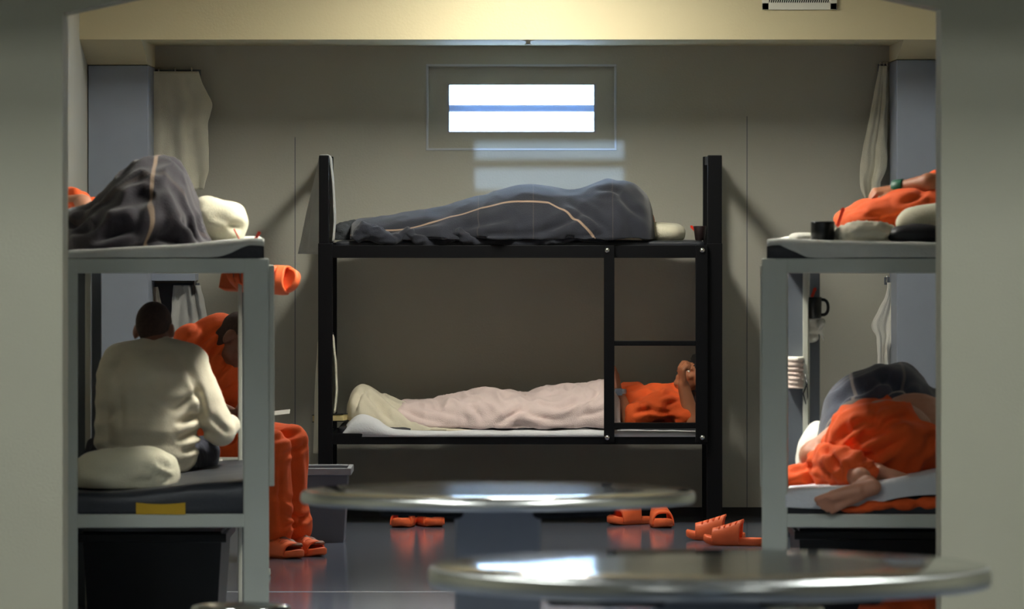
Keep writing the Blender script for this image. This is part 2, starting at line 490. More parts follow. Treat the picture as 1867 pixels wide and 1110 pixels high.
M['plastic_grey'] = mat('grey_tote_plastic', (96, 101, 112), .5, var=.04)
M['pedestal'] = mat('pedestal_paint', (156, 160, 168), .5)
M['plastic_rim'] = mat('pale_tote_plastic', (148, 152, 160), .45, var=.04)
M['red'] = mat('orange_red_plastic', (238, 58, 30), .35, var=.03)
M['yellow'] = mat('yellow_foam', (206, 164, 40), .8, var=.08)
M['paper'] = mat('white_paper', (232, 230, 222), .8, var=.02)
M['pages'] = mat('book_pages', (214, 194, 138), .85, var=.12, vscale=40)
M['roll'] = mat('pale_tissue_paper', (206, 188, 178), .9, var=.05, bump=.3, bscale=90)
M['green'] = mat('green_band', (20, 96, 70), .5)
M['watch'] = mat('watch_metal', (180, 186, 200), .25, metal=.6)
M['sock'] = mat('dark_grey_sock', (66, 70, 74), .95, var=.25, vscale=40, bump=.5, bscale=150)
M['wool'] = plaid('charcoal_plaid_wool', (33, 36, 47), (168, 142, 120), [(.42, .13), (.60, .10), (.86, .08)], [(.30, .9)], wu=.0016, wv=.0075)
M['wool_brown'] = plaid('brown_grey_plaid_wool', (54, 49, 58), (176, 150, 126), [(.66, .9)], [(.30, .10)], wu=.012, wv=.010)
M['wool_blue'] = plaid('blue_grey_plaid_wool', (56, 61, 76), (150, 138, 130), [(.22, .6), (.55, .35)], [(.24, .75), (.5, .25)], wu=.010, wv=.008)
M['denim'] = mat('dark_trousers', (34, 36, 48), .9, bump=.3, bscale=200)
M['grille'] = mat('white_grille_paint', (226, 224, 210), .5)
M['dark'] = mat('vent_dark', (16, 16, 16), .8)

def emis(name, rgb, s):
    m, nt, b = new_mat(name)
    b.inputs['Base Color'].default_value = (.8, .8, .8, 1)
    b.inputs['Emission Color'].default_value = (*lin(rgb), 1); b.inputs['Emission Strength'].default_value = s
    return m
M['lampcell'] = emis('cell_lamp_diffuser', (252, 248, 234), LAMP_CELL)
M['lampfront'] = emis('front_lamp_diffuser', (252, 248, 234), LAMP_FRONT)
M['lampday'] = emis('dayroom_lamp_diffuser', (240, 247, 246), LAMP_DAY)
M['lampnear'] = emis('near_lamp_diffuser', (240, 247, 246), LAMP_NEAR)
gm, nt, b = new_mat('window_glass')
b.inputs['Base Color'].default_value = (1, 1, 1, 1); b.inputs['Roughness'].default_value = 0
b.inputs['Transmission Weight'].default_value = 1; b.inputs['IOR'].default_value = 1.02
M['glass'] = gm
fm, nt, b = new_mat('lit_bar')
b.inputs['Base Color'].default_value = (*lin((200, 208, 220)), 1); b.inputs['Roughness'].default_value = .6
tr = nt.nodes.new('ShaderNodeBsdfTranslucent'); tr.inputs[0].default_value = (*lin((190, 205, 225)), 1)
mx = nt.nodes.new('ShaderNodeMixShader'); mx.inputs[0].default_value = .27  # translucency added to make the bar itself look lit
nt.links.new(b.outputs[0], mx.inputs[1]); nt.links.new(tr.outputs[0], mx.inputs[2])
nt.links.new(mx.outputs[0], nt.nodes['Material Output'].inputs['Surface'])
M['bar'] = fm

def struct(o, label, cat='structure'):
    o['kind'] = 'structure'; o['label'] = label; o['category'] = cat; return o

# ------------------------------------------------------------------ the setting
YB = 30.9      # back wall
YJ = 20.0      # wall with the opening, towards the day room
XL, XR = -2.172, 2.18
XD = 5.0       # half width of the day room
HD = 4.0       # day room ceiling
HCL = 3.1      # cell ceiling
struct(MB().box(-XD-.3, XD+.3, -4.3, YB+.4, -.2, 0).build('floor', M['floor']), 'glossy dark grey sealed concrete floor', 'floor')
struct(MB().box(XL, XR, YJ+4.75, YJ+4.78, -.001, .0006).build('floor_joint', M['joint']), 'thin pale joint line across the glossy floor', 'floor joint')
struct(MB().box(XL-.3, XR+.3, YJ+.25, YB+.4, HCL, HCL+.2).build('ceiling', M['ceil']), 'flat ceiling over the bunks', 'ceiling')
struct(MB().box(-XD-.3, XD+.3, -4.3, YJ+.25, HD, HD+.2).build('ceiling', M['ceil']), 'ceiling of the common room', 'ceiling')
struct(MB().box(XL-.3, XL, YJ+.25, YB+.4, 0, HCL).build('wall_left', M['wall']), 'cream side wall behind left bunk', 'wall')
struct(MB().box(XR, XR+.3, YJ+.25, YB+.4, 0, HCL).build('wall_right', M['wall']), 'cream side wall behind right bunk', 'wall')
struct(MB().box(-XD-.3, -XD, -4.3, YJ+.25, 0, HD).build('wall_day_left', M['jamb']), 'left wall of the common room', 'wall')
struct(MB().box(XD, XD+.3, -4.3, YJ+.25, 0, HD).build('wall_day_right', M['jamb']), 'right wall of the common room', 'wall')
# front wall with the wide haunched opening
jl, jr = X(114, YJ), X(1716, YJ)
zl, zr = Z(24, YJ), Z(17, YJ)
f = MB()
f.box(-XD, jl, YJ, YJ+.25, 0, HD).box(jr, XD, YJ, YJ+.25, 0, HD)
xa, xb = -.45, .45
za = zl+(xa-jl)*.215; zb = zr+(jr-xb)*.215
f.prism([(jl, zl), (xa, za), (xa, HD), (jl, HD)], YJ, YJ+.25)
f.prism([(xa, za), (xb, zb), (xb, HD), (xa, HD)], YJ, YJ+.25)
f.prism([(xb, zb), (jr, zr), (jr, HD), (xb, HD)], YJ, YJ+.25)
struct(f.build('wall_front', M['jamb']), 'blurred grey-green wall with the wide opening to the bunks', 'wall')
# back wall of the common room; unseen opening shaped to throw the light patch
def band(py): return Z(py, YB)+SUN_T*(YB+4)
wx0, wx1 = X(866, YB), X(1137, YB)
w0, w1, w2, w3 = band(346), band(306), band(290), band(254)
f = MB()
f.box(-XD, wx0, -4.3, -4, 0, HD).box(wx1, XD, -4.3, -4, 0, HD)
f.box(wx0, wx1, -4.3, -4, 0, w0).box(wx0, wx1, -4.3, -4, w3, HD)
struct(f.build('wall_day_rear', M['jamb']), 'rear wall of the common room', 'wall')
struct(MB().box(wx0, wx1, -4.06, -4, w1, w2).build('patch_opening_bar', M['trim']), 'bar added in the unseen rear opening to split the light patch', 'window')
# back wall with the shallow window recess
rx0, rx1, rz0, rz1 = X(781, YB), X(1120, YB), Z(270, YB), Z(121, YB)
gx0, gx1, gz0, gz1 = X(815, YB+.08), X(1087, YB+.08), Z(242, YB+.08), Z(153, YB+.08)
f = MB()
f.box(XL-.3, rx0, YB, YB+.13, 0, HCL).box(rx1, XR+.3, YB, YB+.13, 0, HCL)
f.box(rx0, rx1, YB, YB+.13, 0, rz0).box(rx0, rx1, YB, YB+.13, rz1, HCL)
y0 = YB+.035
f.box(rx0, gx0, y0, YB+.13, rz0, rz1).box(gx1, rx1, y0, YB+.13, rz0, rz1)
f.box(gx0, gx1, y0, YB+.13, rz0, gz0).box(gx0, gx1, y0, YB+.13, gz1, rz1)
struct(f.build('wall_back', M['wall']), 'cream back wall behind the black bunk', 'wall')
for px, pa, pb in ((538, 250, 925), (1362, 212, 925)):
    struct(MB().box(X(px, YB)-.002, X(px, YB)+.002, YB-.0012, YB+.01, Z(pb, YB), Z(pa, YB)).build('trim_joint', M['plastic_grey']),
           'thin vertical panel joint on the back wall, %s of the black bunk' % ('left' if px < 900 else 'right'), 'wall joint')
win = empty('window_1', ((gx0+gx1)/2, YB+.1, gz0))
struct(win, 'narrow high window split by one horizontal bar', 'window')
f = MB(); t = .012
f.box(gx0, gx0+t, YB+.045, YB+.115, gz0, gz1).box(gx1-t, gx1, YB+.045, YB+.115, gz0, gz1)
f.box(gx0, gx1, YB+.045, YB+.115, gz0, gz0+t*.5).box(gx0, gx1, YB+.045, YB+.115, gz1-t*.5, gz1)
f.build('window_frame', M['trim'], win)
MB().box(gx0, gx1, YB+.045, YB+.105, Z(204, YB+.05), Z(191, YB+.05)).build('window_bar', M['bar'], win, bevel=.012)
MB().box(gx0, gx1, YB+.116, YB+.121, gz0, gz1).build('window_pane', M['glass'], win)
f = MB(); e = .012
f.box(rx0-e, rx1+e, YB-.006, YB+.002, rz1, rz1+e).box(rx0-e, rx0, YB-.006, YB+.002, rz0, rz1).box(rx1, rx1+e, YB-.006, YB+.002, rz0, rz1)
f.box(rx0-e, rx1+e, YB-.006, YB+.002, rz0-e, rz0)
f.build('window_casing', M['casing'], win, bevel=.002)
struct(MB().box(XL, XR, YB-.012, YB, 0, .045).build('baseboard_back', M['base']), 'low black base strip along the back wall', 'baseboard')
# beam and the bulkheads over the lockers
YM = 29.75
struct(MB().box(XL, XR, YM, YB, Z(72, YM), HCL).build('trim_beam', M['beam']), 'deep cream ceiling beam across the room', 'beam')
YLK = 30.3
for s, xa, xb in ((0, XL, X(270, YLK)), (1, X(1635, YLK), XR)):
    z0, z1 = Z(118 if s == 0 else 108, YLK), Z(72, YM)
    yz = [(YM, z1), (YLK, z0), (YB, z0), (YB, z1)]
    vs = [(xa, y, z) for y, z in yz]+[(xb, y, z) for y, z in yz]
    struct(MB().add(vs, [(0, 1, 2, 3), (7, 6, 5, 4)]+[(i, i+4, (i+1) % 4+4, (i+1) % 4) for i in range(4)]).build('trim_bulkhead', M['beam']),
           'sloped cream bulkhead above the %s locker' % ('left' if s == 0 else 'right'), 'bulkhead')
# sprinkler under the beam, grille on the beam
t = empty('sprinkler_head', P(963, 72, YM+.1), label='tiny white sprinkler head under the cream beam', cat='sprinkler')
MB().lathe([(.030, .0), (.034, -.004), (.012, -.008), (.010, -.02), (.018, -.022), (.018, -.025)][::-1], P(963, 72, YM+.1), 20).build('sprinkler_body', M['grille'], t, smooth=True)
vx0, vx1, vz0, vz1 = X(1389, YM), X(1526, YM), Z(18, YM), Z(-42, YM)
t = empty('air_vent', ((vx0+vx1)/2, YM, vz0), label='white louvred air grille on the cream beam', cat='vent')
f = MB(); e = .036
f.box(vx0, vx1, YM-.014, YM, vz0, vz0+e).box(vx0, vx1, YM-.014, YM, vz1-e, vz1).box(vx0, vx0+e, YM-.014, YM, vz0, vz1).box(vx1-e, vx1, YM-.014, YM, vz0, vz1)
f.build('vent_frame', M['grille'], t, bevel=.003)
MB().box(vx0+e, vx1-e, YM-.002, YM, vz0+e, vz1-e).build('vent_backing', M['dark'], t)
f = MB(); n = 28
for i in range(n):
    x = vx0+e+(vx1-vx0-2*e)*(i+.5)/n
    f.box(x-.0022, x+.0022, YM-.010, YM-.001, vz0+e, vz1-e, Matrix.Translation((x, 0, 0)) @ Matrix.Translation((0, 0, vz0+e)) @ Matrix(((1, 0, .25, 0), (0, 1, 0, 0), (0, 0, 1, 0), (0, 0, 0, 1))) @ Matrix.Translation((-x, 0, -vz0-e)))
f.build('louvres', M['grille'], t)

# ceiling lamps (above the frame)
def lamp(x, y, z, sx, sy, m, label, cat='ceiling light', louvres=0):
    t = empty('ceiling_light', (x, y, z), label=label, cat=cat, group='ceiling lights')
    f = MB(); e = .03
    f.box(x-sx/2-e, x+sx/2+e, y-sy/2-e, y+sy/2+e, z+.02, z+.09)
    f.box(x-sx/2-e, x-sx/2, y-sy/2-e, y+sy/2+e, z-.005, z+.03).box(x+sx/2, x+sx/2+e, y-sy/2-e, y+sy/2+e, z-.005, z+.03)
    f.box(x-sx/2, x+sx/2, y-sy/2-e, y-sy/2, z-.005, z+.03).box(x-sx/2, x+sx/2, y+sy/2, y+sy/2+e, z-.005, z+.03)
    f.build('lamp_housing', M['grille'], t)
    MB().box(x-sx/2, x+sx/2, y-sy/2, y+sy/2, z, z+.019).build('diffuser', m, t)
    if louvres:  # baffles added to keep this lamp's light off the back wall
        f = MB()
        for i in range(louvres+1):
            yy = y-sy/2+sy*i/louvres; f.box(x-sx/2, x+sx/2, yy-.002, yy+.002, z-.075, z-.001)
        for xx in (x-sx/2, x+sx/2): f.box(xx-.002, xx+.002, y-sy/2, y+sy/2, z-.075, z-.001)
        f.build('added_baffles', M['greydark'], t)
lamp(.08, 28.55, HCL-.09, .36, 1.0, M['lampcell'], 'ceiling light in front of the cream beam')
lamp(.05, 23.3, HCL-.09, .42, 1.2, M['lampfront'], 'ceiling light between the two grey bunks', louvres=13)
struct(MB().box(-XD, XD, 18.5, YJ, 2.62, 2.85).build('trim_shade_overhang', M['jamb']), 'unseen added light-blocking walkway above the opening', 'overhang')  # unseen slab added to shade the top of the opening wall
for x, y in ((-2.2, 7), (2.2, 7), (-1.7, 14.2), (1.7, 14.2), (-1.7, 16.2), (1.7, 16.2)):
    lamp(x, y, HD-.09, .6, 1.2, M['lampday' if y < 10 else 'lampnear'], 'ceiling light in the common room')

# lockers
for s in (0, 1):
    x0, x1 = (XL+.004, X(270, YLK)) if s == 0 else (X(1635, YLK), XR-.004)
    zt = Z(118 if s == 0 else 108, YLK)
    t = empty('locker', ((x0+x1)/2, YLK, 0), label='tall blue-grey locker in the %s back corner' % ('left' if s == 0 else 'right'), cat='locker')
    MB().box(x0, x1, YLK, YB-.01, 0, zt-.003).build('locker_body', M['locker'], t, bevel=.004)
# black bunk ---------------------------------------------------------------
YF = 30.0
BW = .80
S0 = YF/F
bx0, bx1 = X(580, YF), X(1317, YF)
def bolt(x, y, z, parent):
    MB().lathe([(.014, 0), (.014, .004), (.010, .011), (.004, .014)], (x, y, z), 16, Matrix.Rotation(PI/2, 3, 'X')).build('bolt', M['bolt'], parent, smooth=True)
bk = empty('bunk_bed', ((bx0+bx1)/2, YF+BW/2, 0), label='black steel double bunk with ladder against the back wall', cat='bunk bed')
pl = (X(580, YF), X(606, YF)); pr = (X(1289, YF), X(1317, YF))
zu1, zu0 = Z(447, YF), Z(470, YF); zd1, zd0 = Z(790, YF), Z(810, YF); zt = Z(283, YF)
zmid = Z(618, YF)
for (a, b_) in (pl, pr):
    for y in (YF, YF+BW-.07):
        f = MB(); f.box(a, b_, y, y+.07, 0, zu1+.01); f.box(a+.004, b_-.018 if a < 0 else b_-.002, y+.004, y+.066, zu1, zt)
        f.build('post', M['black'], bk, bevel=.004)
for z0, z1, nm in ((zu0, zu1, 'upper'), (zd0, zd1, 'lower')):
    for y in (YF+.004, YF+BW-.045):
        MB().box(pl[1]-.01, pr[0]+.01, y, y+.04, z0, z1).build('side_rail', M['black'], bk, bevel=.003)
    for a, b_ in (pl, pr):
        MB().box(a+.015, b_-.015, YF+.06, YF+BW-.06, z0, z1).build('end_rail', M['black'], bk, bevel=.003)
    MB().box(pl[1]-.005, pr[0]+.005, YF+.04, YF+BW-.04, z1-.022, z1-.006).build('deck', M['black'], bk)
for a, b_ in (pl, pr):
    MB().box(a+.012, b_-.03 if a < 0 else b_-.012, YF+.06, YF+BW-.06, zt-.045, zt-.002).build('top_end_rail', M['black'], bk, bevel=.004)
    MB().box(a+.015, b_-.015, YF+.06, YF+BW-.06, zmid-.02, zmid+.02).build('middle_end_rail', M['black'], bk, bevel=.004)
lad = empty('ladder', (0, 0, 0)); lad.parent = bk
lad.location = (0, -BW/2, 0)
yl0, yl1 = YF-.036, YF+.003
for a, b_ in ((1101, 1120), (1268, 1290)):
    MB().box(X(a, YF), X(b_, YF), yl0, yl1, Z(806, YF), Z(447, YF)).build('ladder_stile', M['black'], lad, bevel=.003)
for a, b_ in ((621, 630), (770, 781)):
    MB().box(X(1119, YF), X(1269, YF), yl0+.006, yl1-.004, Z(b_, YF), Z(a, YF)).build('ladder_rung', M['black'], lad, bevel=.003)
for px, py in ((1107, 456), (1280, 456), (1107, 797), (1280, 797)):
    bolt(X(px, YF), yl0, Z(py, YF), lad)

# grey side bunks ------------------------------------------------------------
YN = 22.0
SN = YN/F
LB = 2.0
gz1, gz0 = Z(471, YN), Z(498, YN); hz1, hz0 = Z(937, YN), Z(962, YN)
HWI, HWO = .307, .403
def grey_bunk(cx, rz, side, label):
    """side: +1 when the aisle lies to the right"""
    t = empty('bunk_bed', (cx, YN, 0), rz, label=label, cat='bunk bed')
    k = dict(parent=t, local=True)
    for sx in (-1, 1):
        a, b_ = (HWI, HWO) if sx > 0 else (-HWO, -HWI)
        MB().box(a, b_, 0, .055, 0, gz1).build('post', M['grey'], bevel=.006, **k)
        # far post: an angle, deck shade put into its dark grey, its lit edge pale
        a, b_ = (.315, .40) if sx > 0 else (-.40, -.315)
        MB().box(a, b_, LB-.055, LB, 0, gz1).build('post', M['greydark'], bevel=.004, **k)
        e = (.300, .316) if sx > 0 else (-.316, -.294)
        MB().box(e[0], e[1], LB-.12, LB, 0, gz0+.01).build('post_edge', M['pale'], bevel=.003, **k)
        x0, x1 = (HWO-.05, HWO-.012) if sx > 0 else (-HWO+.012, -HWO+.05)
        for z0, z1 in ((gz0, gz1), (hz0, hz1)):
            MB().box(x0, x1, .05, LB-.05, z0, z1).build('side_rail', M['grey'], bevel=.004, **k)
    for z0, z1 in ((gz0, gz1), (hz0, hz1)):
        MB().box(-HWI-.004, HWI+.004, 0, .045, z0, z1).build('end_rail', M['grey'], bevel=.005, **k)
        MB().box(-HWI-.004, HWI+.004, LB-.045, LB, z0, z1).build('end_rail', M['grey'], bevel=.005, **k)
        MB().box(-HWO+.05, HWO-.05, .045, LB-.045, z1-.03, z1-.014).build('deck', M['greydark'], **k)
    w_ = .020 if side > 0 else .006
    x0, x1 = (HWO, HWO+w_) if side > 0 else (-HWO-w_, -HWO)
    MB().box(x0, x1, .004, .35, Z(887, YN), Z(484, YN)).build('side_plate', M['pale'], bevel=.004, **k)
    return t
cxl = X(292.5, YN); cxr = X(1436, YN)+HWI
bl = grey_bunk(cxl, math.radians(3.0), 1, 'grey steel double bunk on the left side of the room')
br = grey_bunk(cxr, math.radians(-4.8), -1, 'grey steel double bunk on the right side of the room')
def TL(b): return Matrix.Translation(b.location) @ Matrix.Rotation(b.rotation_euler.z, 4, 'Z')
ML, MR = TL(bl), TL(br)

# ------------------------------------------------------------------ mattresses
YC = YF+BW/2               # middle of the black bunk
mz = zu1-.006
def mattress(name, x0, x1, y0, y1, z0, z1, m, label, parent=None, T=None, seed=0, r=.03):
    if T is None:
        o = slab('mattress', x0, x1, y0, y1, z0, z1, m, None, ((x0+x1)/2, (y0+y1)/2, z0), seed=seed, r=r)
    else:
        o = slab('mattress', x0, x1, y0, y1, z0, z1, m, local=True, seed=seed, r=r)
        o.matrix_world = T
    return tag(o, label, 'mattress')
mattress('m', X(612, YF), X(1284, YF), YF+.045, YF+BW-.05, mz, mz+.028, M['vinyl'], 'thin charcoal mattress on upper deck of the black bunk', seed=2)
lm = mattress('m', X(616, YF), X(1284, YF), YF+.045, YF+BW-.05, zd1-.006, zd1+.035, M['vinyl_black'], 'black mattress with white sheet on lower deck of the black bunk', seed=3)
# white sheet over the lower mattress, bunched up at the foot end
blanket('sheet', [(628, 783, 793, .36, .33), (640, 765, 793, .37, .33), (655, 752, 793, .385, .34), (672, 749, 793, .39, .34), (690, 757, 793, .392, .34), (712, 772, 793, .392, .34), (740, 777, 793, .392, .34),
                  (900, 778, 793, .392, .34), (1100, 777, 793, .392, .34), (1279, 779, 793, .392, .34)], YC, M['sheet'], lm, amp=.006, scale=7, hem=.004, ez=.28, ey=.8, seed=4)
# pale band under the upper deck: lamp light on the wall, no part of its own

# ------------------------------------------------------------------ upper sleeper of the black bunk
zb = mz+.028
pu = MB()
def q(px, py, dy=0): return P(px, py, YC+dy)
pu.capsule(q(648, 425, -.05), q(800, 413, 0), .045, .06); pu.capsule(q(652, 424, .08), q(800, 412, .1), .045, .06)
pu.capsule(q(800, 413, 0), q(960, 398, 0), .065, .085); pu.capsule(q(800, 412, .1), q(960, 398, .1), .065, .085)
pu.ell(q(975, 392, .05), (.15, .14, .13)); pu.ell(q(1060, 390, .05), (.16, .13, .12)); pu.ell(q(1120, 385, .05), (.13, .16, .135))
pu.capsule(q(1125, 375, -.02), q(1040, 415, -.16), .05, .04)
head(pu, q(1158, 402, .05), (1, .1, -.05), (0, .6, 1), .9)
foot(pu, q(652, 430, -.05), (-.8, -.5, .2), (-.5, -.1, -1), .45); foot(pu, q(652, 430, .09), (-.8, -.4, .2), (-.5, 0, -1), .45)
up = pu.fuse('person', M['skin_tan'], None, q(930, 440), voxel=.014, floor=zb+.004)
tag(up, 'person asleep on the upper black bunk wrapped in a charcoal plaid blanket', 'person')
sk = MB()
for dy in (-.05, .09):
    sk.capsule(q(652, 424, dy), q(700, 420, dy), .060, .056)
    sk.capsule(q(645, 420, dy-.01), q(624, 420, dy-.04), .055, .042)
    sk.capsule(q(645, 432, dy-.01), q(618, 432, dy-.04), .045, .035)
sk.fuse('sock', M['sock'], up, voxel=.008, wrinkle=(.006, 26, (1, 1, 1), 2), floor=zb+.003)
def vshift(u):
    # the tan line climbs along the legs and drops away at the shoulder
    return float(np.interp(u, [0, .1, .187, .32, .43, .55, .65, .70, .74, .80, .84, 1.0], [.22, .19, .164, .115, .085, .075, .085, .14, .20, .29, .5, .5]))
bo = blanket('blanket', [(642, 408, 442, .20, .26), (654, 401, 441, .27, .28), (700, 396, 442, .30, .30), (760, 386, 442, .32, .31), (820, 373, 442, .33, .32), (880, 357, 442, .34, .33),
                    (920, 345, 442, .34, .33), (960, 339.5, 442, .345, .34), (1000, 342, 442, .345, .34), (1035, 347, 442, .35, .34), (1070, 341, 442, .35, .34), (1092, 333, 442, .35, .34),
                    (1108, 327, 442, .35, .34), (1126, 331, 442, .35, .34), (1146, 333, 442, .34, .34), (1166, 342, 442, .33, .33), (1180, 360, 442, .30, .31), (1188, 386, 440, .24, .26), (1192, 420, 440, .12, .14)],
        YC, M['wool'], None, q(930, 440), amp=.010, scale=6, hem=.05, ez=.72, ey=.92, seed=3, vshift=vshift, nu=220, nv=80, lift=.03, stretch=(.8, .5, 1))
crease(bo, YC-.2, [(960, 430, 1060, 395, .020, .020), (1040, 372, 1110, 418, .018, .020), (1000, 440, 1110, 425, .014, .016), (820, 425, 930, 395, .02, .012), (700, 425, 800, 405, .016, .014), (1090, 345, 1130, 350, .014, .014), (1120, 350, 1175, 400, .02, .014), (880, 430, 960, 425, .016, .016)])
tag(bo, 'charcoal plaid blanket with a tan line over the upper bunk sleeper', 'blanket')
# twisted front edge of that blanket, hanging on the mattress front
tw = [(646, 437), (662, 420), (690, 428), (715, 440), (728, 432), (742, 424), (758, 434), (780, 443), (806, 440), (822, 430), (838, 426), (852, 436), (880, 443), (960, 441), (1010, 436), (1050, 428), (1080, 434), (1108, 440)]
pts = [P(a, b_, YF+.035+.012*math.sin(i*1.7)) for i, (a, b_) in enumerate(tw)]
hm = MB(); hm.tube(pts, [.030, .046, .040, .028, .026, .03, .03, .024, .024, .028, .03, .026, .02, .022, .028, .026, .022, .012], 12)
hm.fuse('blanket_hem', M['wool'], bo, voxel=.007, smooth=6, wrinkle=(.012, 22, (.6, 1, 1), 5))
pp = pillow('pillow', q(1206, 424, .02), (.12, .2, .055), M['pillow'], (0, .05, 0), q(1206, 440, .02), floor=zb, seed=1, amp=.012)
tag(pp, 'small cream pillow at head end of the upper black bunk', 'pillow')

def cup(c, r0, r1, h, m, label, cat, handle=None, name='mug'):
    t = empty(name, c, label=label, cat=cat); c = Vector(c)
    prof = [(r0*.85, 0), (r0, .004), (r1, h-.004), (r1-.002, h), (r1-.005, h-.003), (r0-.005, .008), (.004, .006)]
    MB().lathe(prof, c, 32).build('mug_body' if handle else 'cup_body', m, t, smooth=True)
    if handle is not None:
        a = handle; d = Vector((math.cos(a), math.sin(a), 0)); pts = []
        for k in range(11):
            g = -PI/2+PI*k/10
            pts.append(c+d*(r1-.004+.030*max(0, math.cos(g))**.6)+Vector((0, 0, h*.52+h*.36*math.sin(g))))
        MB().tube(pts, .0065, 10).build('mug_handle', m, t, smooth=True)
    return t
def spoon(p0, p1, m, label, w_=.008):
    p0, p1 = Vector(p0), Vector(p1); d = (p1-p0).normalized(); s = d.cross(Vector((0, 1, 0))).normalized()
    L = (p1-p0).length; mb = MB(); vs, fs = [], []
    N_ = 14
    for i in range(N_+1):
        t = i/N_; wd = w_*(.75+.5*(t > .85)*math.sin((t-.85)/.15*PI) if t < .85 else .95*math.sqrt(max(0.04, 1-((t-.85)/.15)**2)))
        c = p0+d*L*t
        for sgn in (-1, 1):
            vs.append(c+s*wd*sgn+Vector((0, -.002, 0))); vs.append(c+s*wd*sgn+Vector((0, .002, 0)))
    for i in range(N_):
        a = i*4; b_ = a+4
        fs += [(a, a+2, b_+2, b_), (a+1, b_+1, b_+3, a+3), (a, b_, b_+1, a+1), (a+2, a+3, b_+3, b_+2)]
    fs += [(0, 1, 3, 2), (N_*4, N_*4+2, N_*4+3, N_*4+1)]
    o = MB().add(vs, fs).build('spoon', m, None, p0, smooth=False, bevel=.001)
    return tag(o, label, 'spoon')
yc = YF+.10
c0 = P(1283, 447, yc); c0.z = mz+.029
cup(Vector((X(1276, yc), yc, mz+.029)), .024, .034, .075, M['plastic_brown'], 'dark brown plastic cup at ladder end of the upper black bunk', 'cup', name='cup')
spoon(P(1279, 434, yc), P(1259, 411, yc), M['red'], 'red-orange plastic spoon standing in the dark brown cup')

# ------------------------------------------------------------------ lower sleeper of the black bunk
zl_ = Z(779, YC)+.002
pc = MB()
pc.ell(q(1200, 742), (.125, .16, .105)); pc.ell(q(1150, 745), (.13, .16, .10)); pc.ell(q(1100, 748), (.13, .155, .09)); pc.ell(q(1035, 748), (.13, .165, .085))
pc.capsule(q(1020, 748, -.08), q(880, 742, -.08), .085, .06); pc.capsule(q(1020, 748, .08), q(880, 742, .09), .085, .06)
pc.capsule(q(880, 742, -.08), q(745, 757, -.07), .058, .038); pc.capsule(q(880, 742, .09), q(745, 757, .09), .058, .038)
foot(pc, q(722, 768, -.07), (-.55, -.1, .8), (-1, 0, -.3), .68); foot(pc, q(722, 768, .09), (-.55, .1, .8), (-1, 0, -.3), .68)
pc.capsule(q(1215, 735), q(1250, 716), .062, .055)
A1, R1 = head(pc, q(1268, 690), (.62, .12, .72), (-.66, -.4, .55), .93)
# left arm, elbow on the mattress and hand in the air
e1 = q(1142, 764, -.22); w1_ = q(1128, 716, -.22)
pc.capsule(q(1205, 738, -.15), e1, .052, .046); pc.capsule(e1, w1_, .045, .030)
hand(pc, w1_+Vector((0, 0, .005)), (-.18, .05, 1), (-1, -.2, -.1), side=-1, curl=.18, k=1.05, spread=.1)
# right arm, fist at the cheek
e2 = q(1262, 766, -.21); w2_ = q(1246, 702, -.20)
pc.capsule(q(1222, 735, -.12), e2, .050, .045); pc.capsule(e2, w2_, .044, .031)
hand(pc, w2_, (-.12, -.15, 1), (.9, .25, .1), side=1, curl=1.05, k=1.02, spread=.05, thumb=.9)
lo = pc.fuse('person', M['skin_tan'], None, q(1000, 779), voxel=.0065, smooth=3, floor=zl_)
tag(lo, 'person in orange lying on the lower black bunk, one forearm raised, fist at the face', 'person')
hr = MB(); hr.ell(A1(0, -.02, .045), (.082, .096, .084), R1); hr.ell(A1(0, .045, .085), (.06, .05, .035), R1)
hr.fuse('hair', M['hair'], lo, voxel=.008, smooth=2, wrinkle=(.006, 60, (1, 1, 1), 2))
eyes_mesh(A1, R1, .93, M['eye'], lo)
sh = MB()
sh.ell(q(1203, 742), (.140, .178, .122)); sh.ell(q(1150, 742), (.150, .178, .122)); sh.ell(q(1100, 746), (.14, .172, .108)); sh.ell(q(1050, 748), (.13, .18, .10))
sh.capsule(q(1208, 738, -.14), q(1158, 756, -.215), .074, .068); sh.capsule(q(1222, 737, -.12), q(1250, 755, -.18), .068, .066)
sh.capsule(q(1218, 735), q(1236, 724), .078, .074)
sh.fuse('shirt', M['orange'], lo, voxel=.010, smooth=4, wrinkle=(.020, 9, (1, 1, 1.3), 3), floor=zl_+.001)
wt = MB(); cc = w1_+Vector((0, 0, .006)); R_ = Vector((-.02, .05, 1)).to_track_quat('Z', 'Y').to_matrix()
wt.lathe([(.035, -.013), (.040, -.013), (.041, 0), (.040, .013), (.035, .013)], cc, 28, R_)
wt.box(-.018, .018, -.048, -.036, -.018, .018, Matrix.Translation(cc))
wt.build('wristwatch', M['watch'], lo, bevel=.002)
crease(lo.children[[c.name.split('.')[0] for c in lo.children].index('shirt')], YC-.15, [(1150, 712, 1185, 700, .010, .010), (1165, 728, 1172, 748, .012, .014), (1155, 752, 1195, 742, .012, .016), (1185, 745, 1215, 752, .012, .016),
    (1195, 768, 1240, 762, .012, .014), (1215, 740, 1235, 728, .010, .012), (1200, 722, 1228, 718, .010, .008)])
